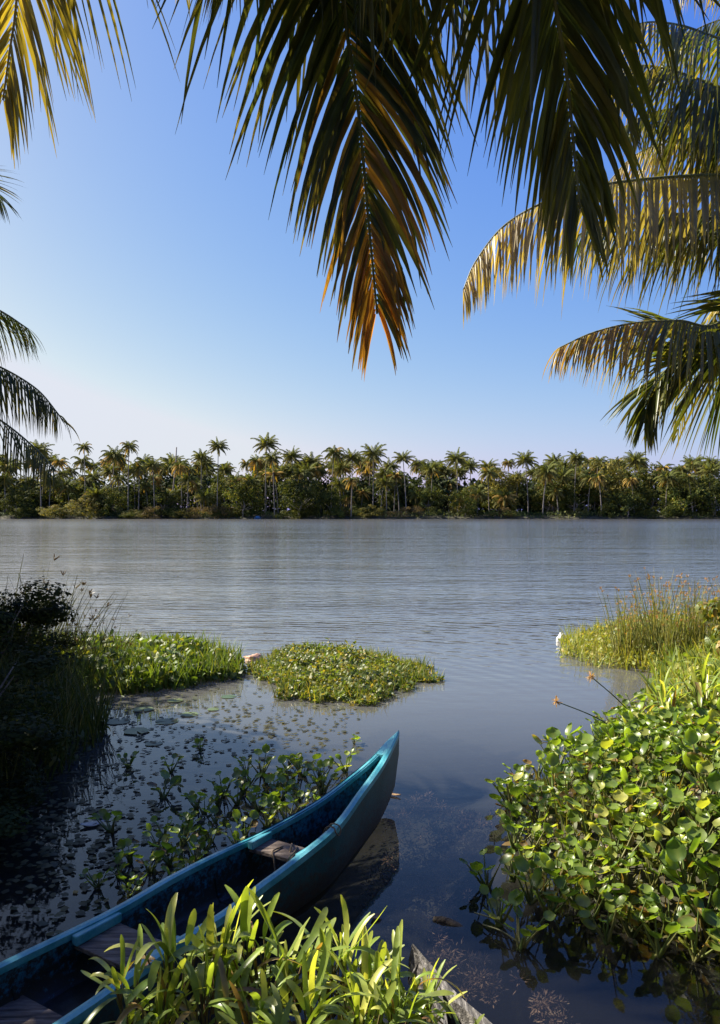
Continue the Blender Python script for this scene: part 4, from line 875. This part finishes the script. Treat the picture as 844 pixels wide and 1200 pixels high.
for i, (px, top, d, sc, lab) in enumerate([(205, 1075, 2.72, 1.05, 'strap leaved plant at the far left of the front clump, reaching across the canoe'), (250, 1065, 2.80, 1.15, 'tall bright strap leaved plant left in the front clump'), (300, 1060, 2.85, 1.1, 'strap leaved plant in front of the canoe seat'),
    (345, 1075, 2.80, 1.0, 'strap leaved plant in the centre of the front clump'), (385, 1070, 2.85, 1.15, 'tall strap leaved plant covering the canoe side right of the centre'), (430, 1110, 2.85, 1.0, 'strap leaved plant left of the old grey canoe'), (470, 1115, 2.9, .95, 'yellowish strap leaved plant over the old canoe tip'),
    (240, 1120, 2.6, 1.0, 'low strap leaved plant at front left'), (300, 1125, 2.55, 1.0, 'low strap leaved plant at front between the tall ones'), (360, 1130, 2.55, 1.0, 'low strap leaved plant at front centre'), (420, 1150, 2.6, 1.0, 'low strap leaved plant at front right'), (180, 1140, 2.6, .9, 'leftmost low strap leaved plant at the frame bottom'),
    (470, 1165, 2.65, .85, 'rightmost low strap leaved plant at the frame bottom'), (330, 1180, 2.35, .9, 'strap leaved plant cut by the bottom edge'),
    (275, 1095, 2.9, .95, 'strap leaved plant nearest the canoe between the two tall left ones'), (410, 1085, 2.95, .9, 'strap leaved plant nearest the canoe right of the centre'), (500, 1135, 2.9, .8, 'small strap leaved plant on the old grey canoe'), (150, 1110, 2.7, .9, 'leaning strap leaved plant over the canoe rail at far left'),
    (455, 1135, 2.7, .9, 'bushy strap leaved plant at right, behind the low ones'), (545, 1185, 2.85, .7, 'small strap leaved plant right of the old grey canoe')]):
    p = at(px, top+22, d); z = p.z-.26*sc; put_strap((p.x, p.y, z), i % 5, sc, lab, 'strap leaved plants at the front')
# mound of soil the front clump grows from
b = MB(); vs = []; NX, NY = 40, 20
for j in range(NY+1):
    for i in range(NX+1):
        x = lerp(-1.15, .75, i/NX); y = lerp(1.9, 3.1, j/NY); e = max(0, 1-((x+.2)/.9)**2)*sm(3.08, 2.65, y)*sm(1.9, 2.2, y)
        vs.append((x, y, -.1+.58*e**.6+noise.noise(Vector((x*5, y*5, 0)))*.05*e))
b.add(vs, [(j*(NX+1)+i, j*(NX+1)+i+1, (j+1)*(NX+1)+i+1, (j+1)*(NX+1)+i) for j in range(NY) for i in range(NX)], (1, 1, 1))
tag(b.build('earth_mound', M['mud']), 'dark earth mound under the front plants', kind='structure')
SB = ['at the middle of the cluster', 'at the front left of the cluster', 'behind the middle one', 'at the back left near the sedges', 'farthest back by the leafy shrub', 'leftmost overhanging the hyacinths', 'at the frame edge in front', 'nearest the viewer', 'low down beside the leftmost', 'at the frame edge behind']
for i, (x, y) in enumerate([(3.35, 7.2), (3.0, 6.9), (3.5, 7.8), (3.2, 7.9), (3.9, 8.4), (2.85, 7.5), (3.6, 6.9), (3.1, 6.4), (2.7, 6.9), (3.9, 7.6)]):
    put_strap((x, y, max(0, gz(x, y))+.12), i % 5, rnd(1.0, 1.35), 'strap leaved plant above the right bed, '+SB[i], 'strap leaved plants of the right bank')

# ------------------------------------------------------------------ sedges and reeds
def sedge(seed, n_, h, spread, cols, heads=.5, wd=.008, headcol=(.26, .13, .06), headcol2=(.4, .25, .12)):
    random.seed(seed); b = MB(); hd = MB()
    for i in range(n_):
        a = rnd(0, 6.28); l = h*rnd(.5, 1.1); d = Vector((math.cos(a)*rnd(0, spread), math.sin(a)*rnd(0, spread), 1)).normalized(); p = Vector((rnd(-.12, .12), rnd(-.12, .12), -.05)); pts = [p.copy()]
        for k in range(5): d = (d+Vector((d.x*.06, d.y*.06, -.03*k))).normalized(); p = p+d*l/5; pts.append(p.copy())
        b.ribbon(pts, Vector((rnd(-1, 1), rnd(-1, 1), 0)), [wd, wd, wd*.9, wd*.75, wd*.6, wd*.3], mixc(cols[0], cols[1], random.random()), .5)
        if random.random() < heads:
            for m_ in range(9):
                u = (d+Vector((rnd(-1, 1), rnd(-1, 1), rnd(-.3, .8)))).normalized()*rnd(.02, .06); b.ribbon([p, p+u*.6, p+u], Vector((rnd(-1, 1), rnd(-1, 1), .2)), [.003, .009, .004], mixc(headcol, headcol2, random.random()))
    return b.data('sedge_tuft', M['grass'])
SC = ((.07, .11, .025), (.24, .21, .07)); sed = [sedge(600+i, 60, 1.3, .30, SC, .4, .014) for i in range(3)]
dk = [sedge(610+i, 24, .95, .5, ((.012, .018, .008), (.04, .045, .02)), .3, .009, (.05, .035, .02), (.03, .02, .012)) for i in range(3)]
def put_sedge(p, v, sc, label, grp):
    o = link('sedge_tuft', v, None, p); o.rotation_euler = (0, 0, rnd(0, 6.28)); o.scale = (sc,)*3
    tag(o, label, 'sedge', grp)
random.seed(61)
ORD = ['leftmost', 'second', 'third', 'fourth', 'fifth', 'sixth', 'seventh', 'eighth', 'ninth', 'tenth', 'eleventh', 'rightmost']
ORD = ['leftmost']+[o_+' from left' for o_ in ORD[1:-1]]+['rightmost']
for i in range(12):
    px = lerp(728, 862, i/11)+rnd(-6, 6); p = on(px, rnd(768, 785), 0); put_sedge((p.x, p.y, 0), sed[i % 3], rnd(.75, 1.08)*(.8 if px < 750 else 1), ORD[i]+' sedge tuft with rusty flower heads in the right hand stand', 'sedges with rusty flower heads')
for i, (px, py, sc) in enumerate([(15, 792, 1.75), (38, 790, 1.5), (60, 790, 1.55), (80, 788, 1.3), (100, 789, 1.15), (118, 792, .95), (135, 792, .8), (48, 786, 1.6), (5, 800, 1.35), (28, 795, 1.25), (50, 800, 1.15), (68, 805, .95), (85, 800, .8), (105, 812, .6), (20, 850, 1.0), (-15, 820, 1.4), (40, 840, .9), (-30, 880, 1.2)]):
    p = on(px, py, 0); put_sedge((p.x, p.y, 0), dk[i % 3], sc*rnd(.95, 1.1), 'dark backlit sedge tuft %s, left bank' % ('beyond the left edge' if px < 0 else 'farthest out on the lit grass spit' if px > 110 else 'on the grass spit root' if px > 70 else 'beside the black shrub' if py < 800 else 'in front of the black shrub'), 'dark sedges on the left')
for px0, py0, px1, py1, lab in [(652, 822, 738, 858, 'lone thin sedge stalk bent low over the water, tan flower head'), (693, 793, 757, 850, 'lone dark sedge stalk leaning left with rusty flower head')]:
    o = empty('sedge_stalk', on(px1, py1, .05)); b = MB(); q0 = Vector((0, 0, -.05)); d = F*(H-.25)/(py1-HY)*1.0; q1 = at(px0, py0, d)-Vector(o.location)
    b.tube(spline([q0, q0.lerp(q1, .5)+Vector((0, 0, .03)), q1], 12), [.006]*8+[.005]*5, (.05, .08, .025), 5); b.build('stem', M['stem'], o)
    hd = MB()
    for m_ in range(36): u = Vector((rnd(-1, 1), rnd(-1, 1), rnd(-1, 1))).normalized()*rnd(.03, .06); hd.ribbon([q1, q1+u*.6, q1+u], Vector((rnd(-1, 1), rnd(-1, 1), .2)), [.003, .010, .005], (.42, .27, .15))
    hd.build('flower_head', M['grass'], o); tag(o, lab, 'sedge')
# shrubs on the left bank
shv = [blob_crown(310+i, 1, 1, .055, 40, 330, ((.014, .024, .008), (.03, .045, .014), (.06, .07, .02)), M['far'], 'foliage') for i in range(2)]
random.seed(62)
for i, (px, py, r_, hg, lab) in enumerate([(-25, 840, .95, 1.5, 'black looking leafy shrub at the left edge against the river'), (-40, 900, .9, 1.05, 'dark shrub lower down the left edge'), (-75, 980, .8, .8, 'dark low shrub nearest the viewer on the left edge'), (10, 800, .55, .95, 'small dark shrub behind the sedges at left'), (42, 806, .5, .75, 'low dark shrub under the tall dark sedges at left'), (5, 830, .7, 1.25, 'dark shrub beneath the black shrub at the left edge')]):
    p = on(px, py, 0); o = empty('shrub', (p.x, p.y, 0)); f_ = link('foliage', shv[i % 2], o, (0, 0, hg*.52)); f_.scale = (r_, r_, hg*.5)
    b = MB()
    for k in range(7): a = k*.9; b.tube([Vector((0, 0, -.1)), Vector((math.cos(a)*.15, math.sin(a)*.15, hg*.4)), Vector((math.cos(a)*r_*.5, math.sin(a)*r_*.5, hg*.8))], [.02, .014, .005], (1, 1, 1), 5)
    b.build('branches', M['bark'], o); tag(o, lab, 'shrub', 'shrubs on the left bank')
p = Vector((4.35, 9.3, 0)); o = empty('shrub', p); f_ = link('foliage', blob_crown(320, 1, 1, .16, 16, 60, ((.06, .1, .02), (.12, .16, .03), (.3, .2, .05)), M['grass'], 'foliage'), o, (0, 0, .75)); f_.scale = (.45, .45, .55)
b = MB(); b.tube([Vector((0, 0, 0)), Vector((.03, 0, .5)), Vector((-.1, 0, 1.1))], [.02, .014, .006], (1, 1, 1), 5); b.build('branches', M['bark'], o); tag(o, 'sunlit leafy shrub rising at the right edge above the sedges', 'shrub')

# ------------------------------------------------------------------ small floating things
def flatleaf(name, px, py, l, wd, col, rz, label, cat, mat='stem', thick=.004, curl=.08):
    p = on(px, py, 0); b = MB(); vs = []; n_ = 8
    for i in range(n_+1):
        u = i/n_; w_ = wd*.5*math.sin(math.pi*min(.97, max(.04, u)))**.8; z = .008+curl*l*(2*u-1)**2
        vs += [Vector((l*(u-.5), -w_, z+.003)), Vector((l*(u-.5), 0, z-.002)), Vector((l*(u-.5), w_, z+.003))]
    b.add(vs, [(i*3+k, i*3+k+1, i*3+k+4, i*3+k+3) for i in range(n_) for k in range(2)], col); o = b.build(name, M[mat]); o.location = (p.x, p.y, 0); o.rotation_euler = (0, 0, rz)
    s_ = o.modifiers.new('thickness', 'SOLIDIFY'); s_.thickness = thick; return tag(o, label, cat)
flatleaf('fallen_leaf', 462, 933, .11, .035, (.62, .40, .18), R(-25), 'small tan fallen leaf floating right of the canoe bow', 'leaf')
flatleaf('fallen_leaf', 108, 968, .17, .085, (.5, .45, .38), R(25), 'large pale dead leaf floating in the shaded water at left', 'leaf')
flatleaf('fallen_leaf', 640, 869, .09, .03, (.16, .14, .05), R(-10), 'dark olive leaf floating alone off the right bed', 'leaf')
flatleaf('fallen_leaf', 500, 741, .18, .06, (.1, .1, .04), R(0), 'dark leaf adrift far out past the sunlit island', 'leaf')
flatleaf('fallen_leaf', 441, 1077, .07, .05, (.25, .15, .10), R(40), 'brown curled leaf floating below the canoe reflection', 'leaf')
def lump(name, px, py, rx, ry, rz, col, label, cat, seed, mat='stem', zc=.3):
    p = on(px, py, 0); b = MB(); vs = []; n_, m_ = 10, 14
    for i in range(n_+1):
        for j in range(m_):
            a = math.pi*i/n_; c_ = 2*math.pi*j/m_; u = Vector((math.sin(a)*math.cos(c_), math.sin(a)*math.sin(c_), math.cos(a))); k = 1+.5*noise.noise(u*1.7+Vector((seed, 0, 0)))+.25*noise.noise(u*5+Vector((seed, 0, 0)))
            vs.append(Vector((u.x*rx*k, u.y*ry*k, u.z*rz*k+rz*zc)))
    b.add(vs, [(i*m_+j, i*m_+(j+1) % m_, (i+1)*m_+(j+1) % m_, (i+1)*m_+j) for i in range(n_) for j in range(m_)], col); o = b.build(name, M[mat]); o.location = (p.x, p.y, 0); return tag(o, label, cat)
lump('coconut_husk', 297, 774, .15, .10, .065, (.55, .33, .22), 'pinkish tan husk lodged between the grass spit and the sunlit island', 'coconut husk', 3)
o = lump('plastic_scrap', 657, 752, .07, .05, .11, (.85, .85, .85), 'crumpled white plastic scrap at the tip of the right hand mat', 'litter', 5); o.rotation_euler = (0, R(15), 0)
lump('hyacinth_float', 618, 900, .02, .02, .02, (.3, .3, .1), 'small dry bud at the water edge of the right bed', 'plant debris', 7)
b = MB(); q = on(508, 1077, .003); q2 = on(546, 1094, -.03); b.tube(spline([q, q.lerp(q2, .5)+Vector((0, .01, .012)), q2], 10), [.012, .017, .02, .022, .022, .022, .024, .025, .025, .024, .02], (1, 1, 1), 8)
tag(b.build('driftwood', M['mud']), 'short waterlogged log floating right of the front plants', 'driftwood')
b = MB(); q = on(556, 1092, .01)
for a0, b0 in [((566, 1084), (612, 1108)), ((612, 1108), (640, 1078)), ((556, 1070), (600, 1092))]:
    b.tube(spline([on(*a0, .02), on((a0[0]+b0[0])/2, (a0[1]+b0[1])/2-4, .04), on(*b0, .02)], 8), .004, (.12, .12, .05), 5)
tag(b.build('floating_twigs', M['stem']), 'thin twigs drifting at the left tip of the right bed', 'twigs')
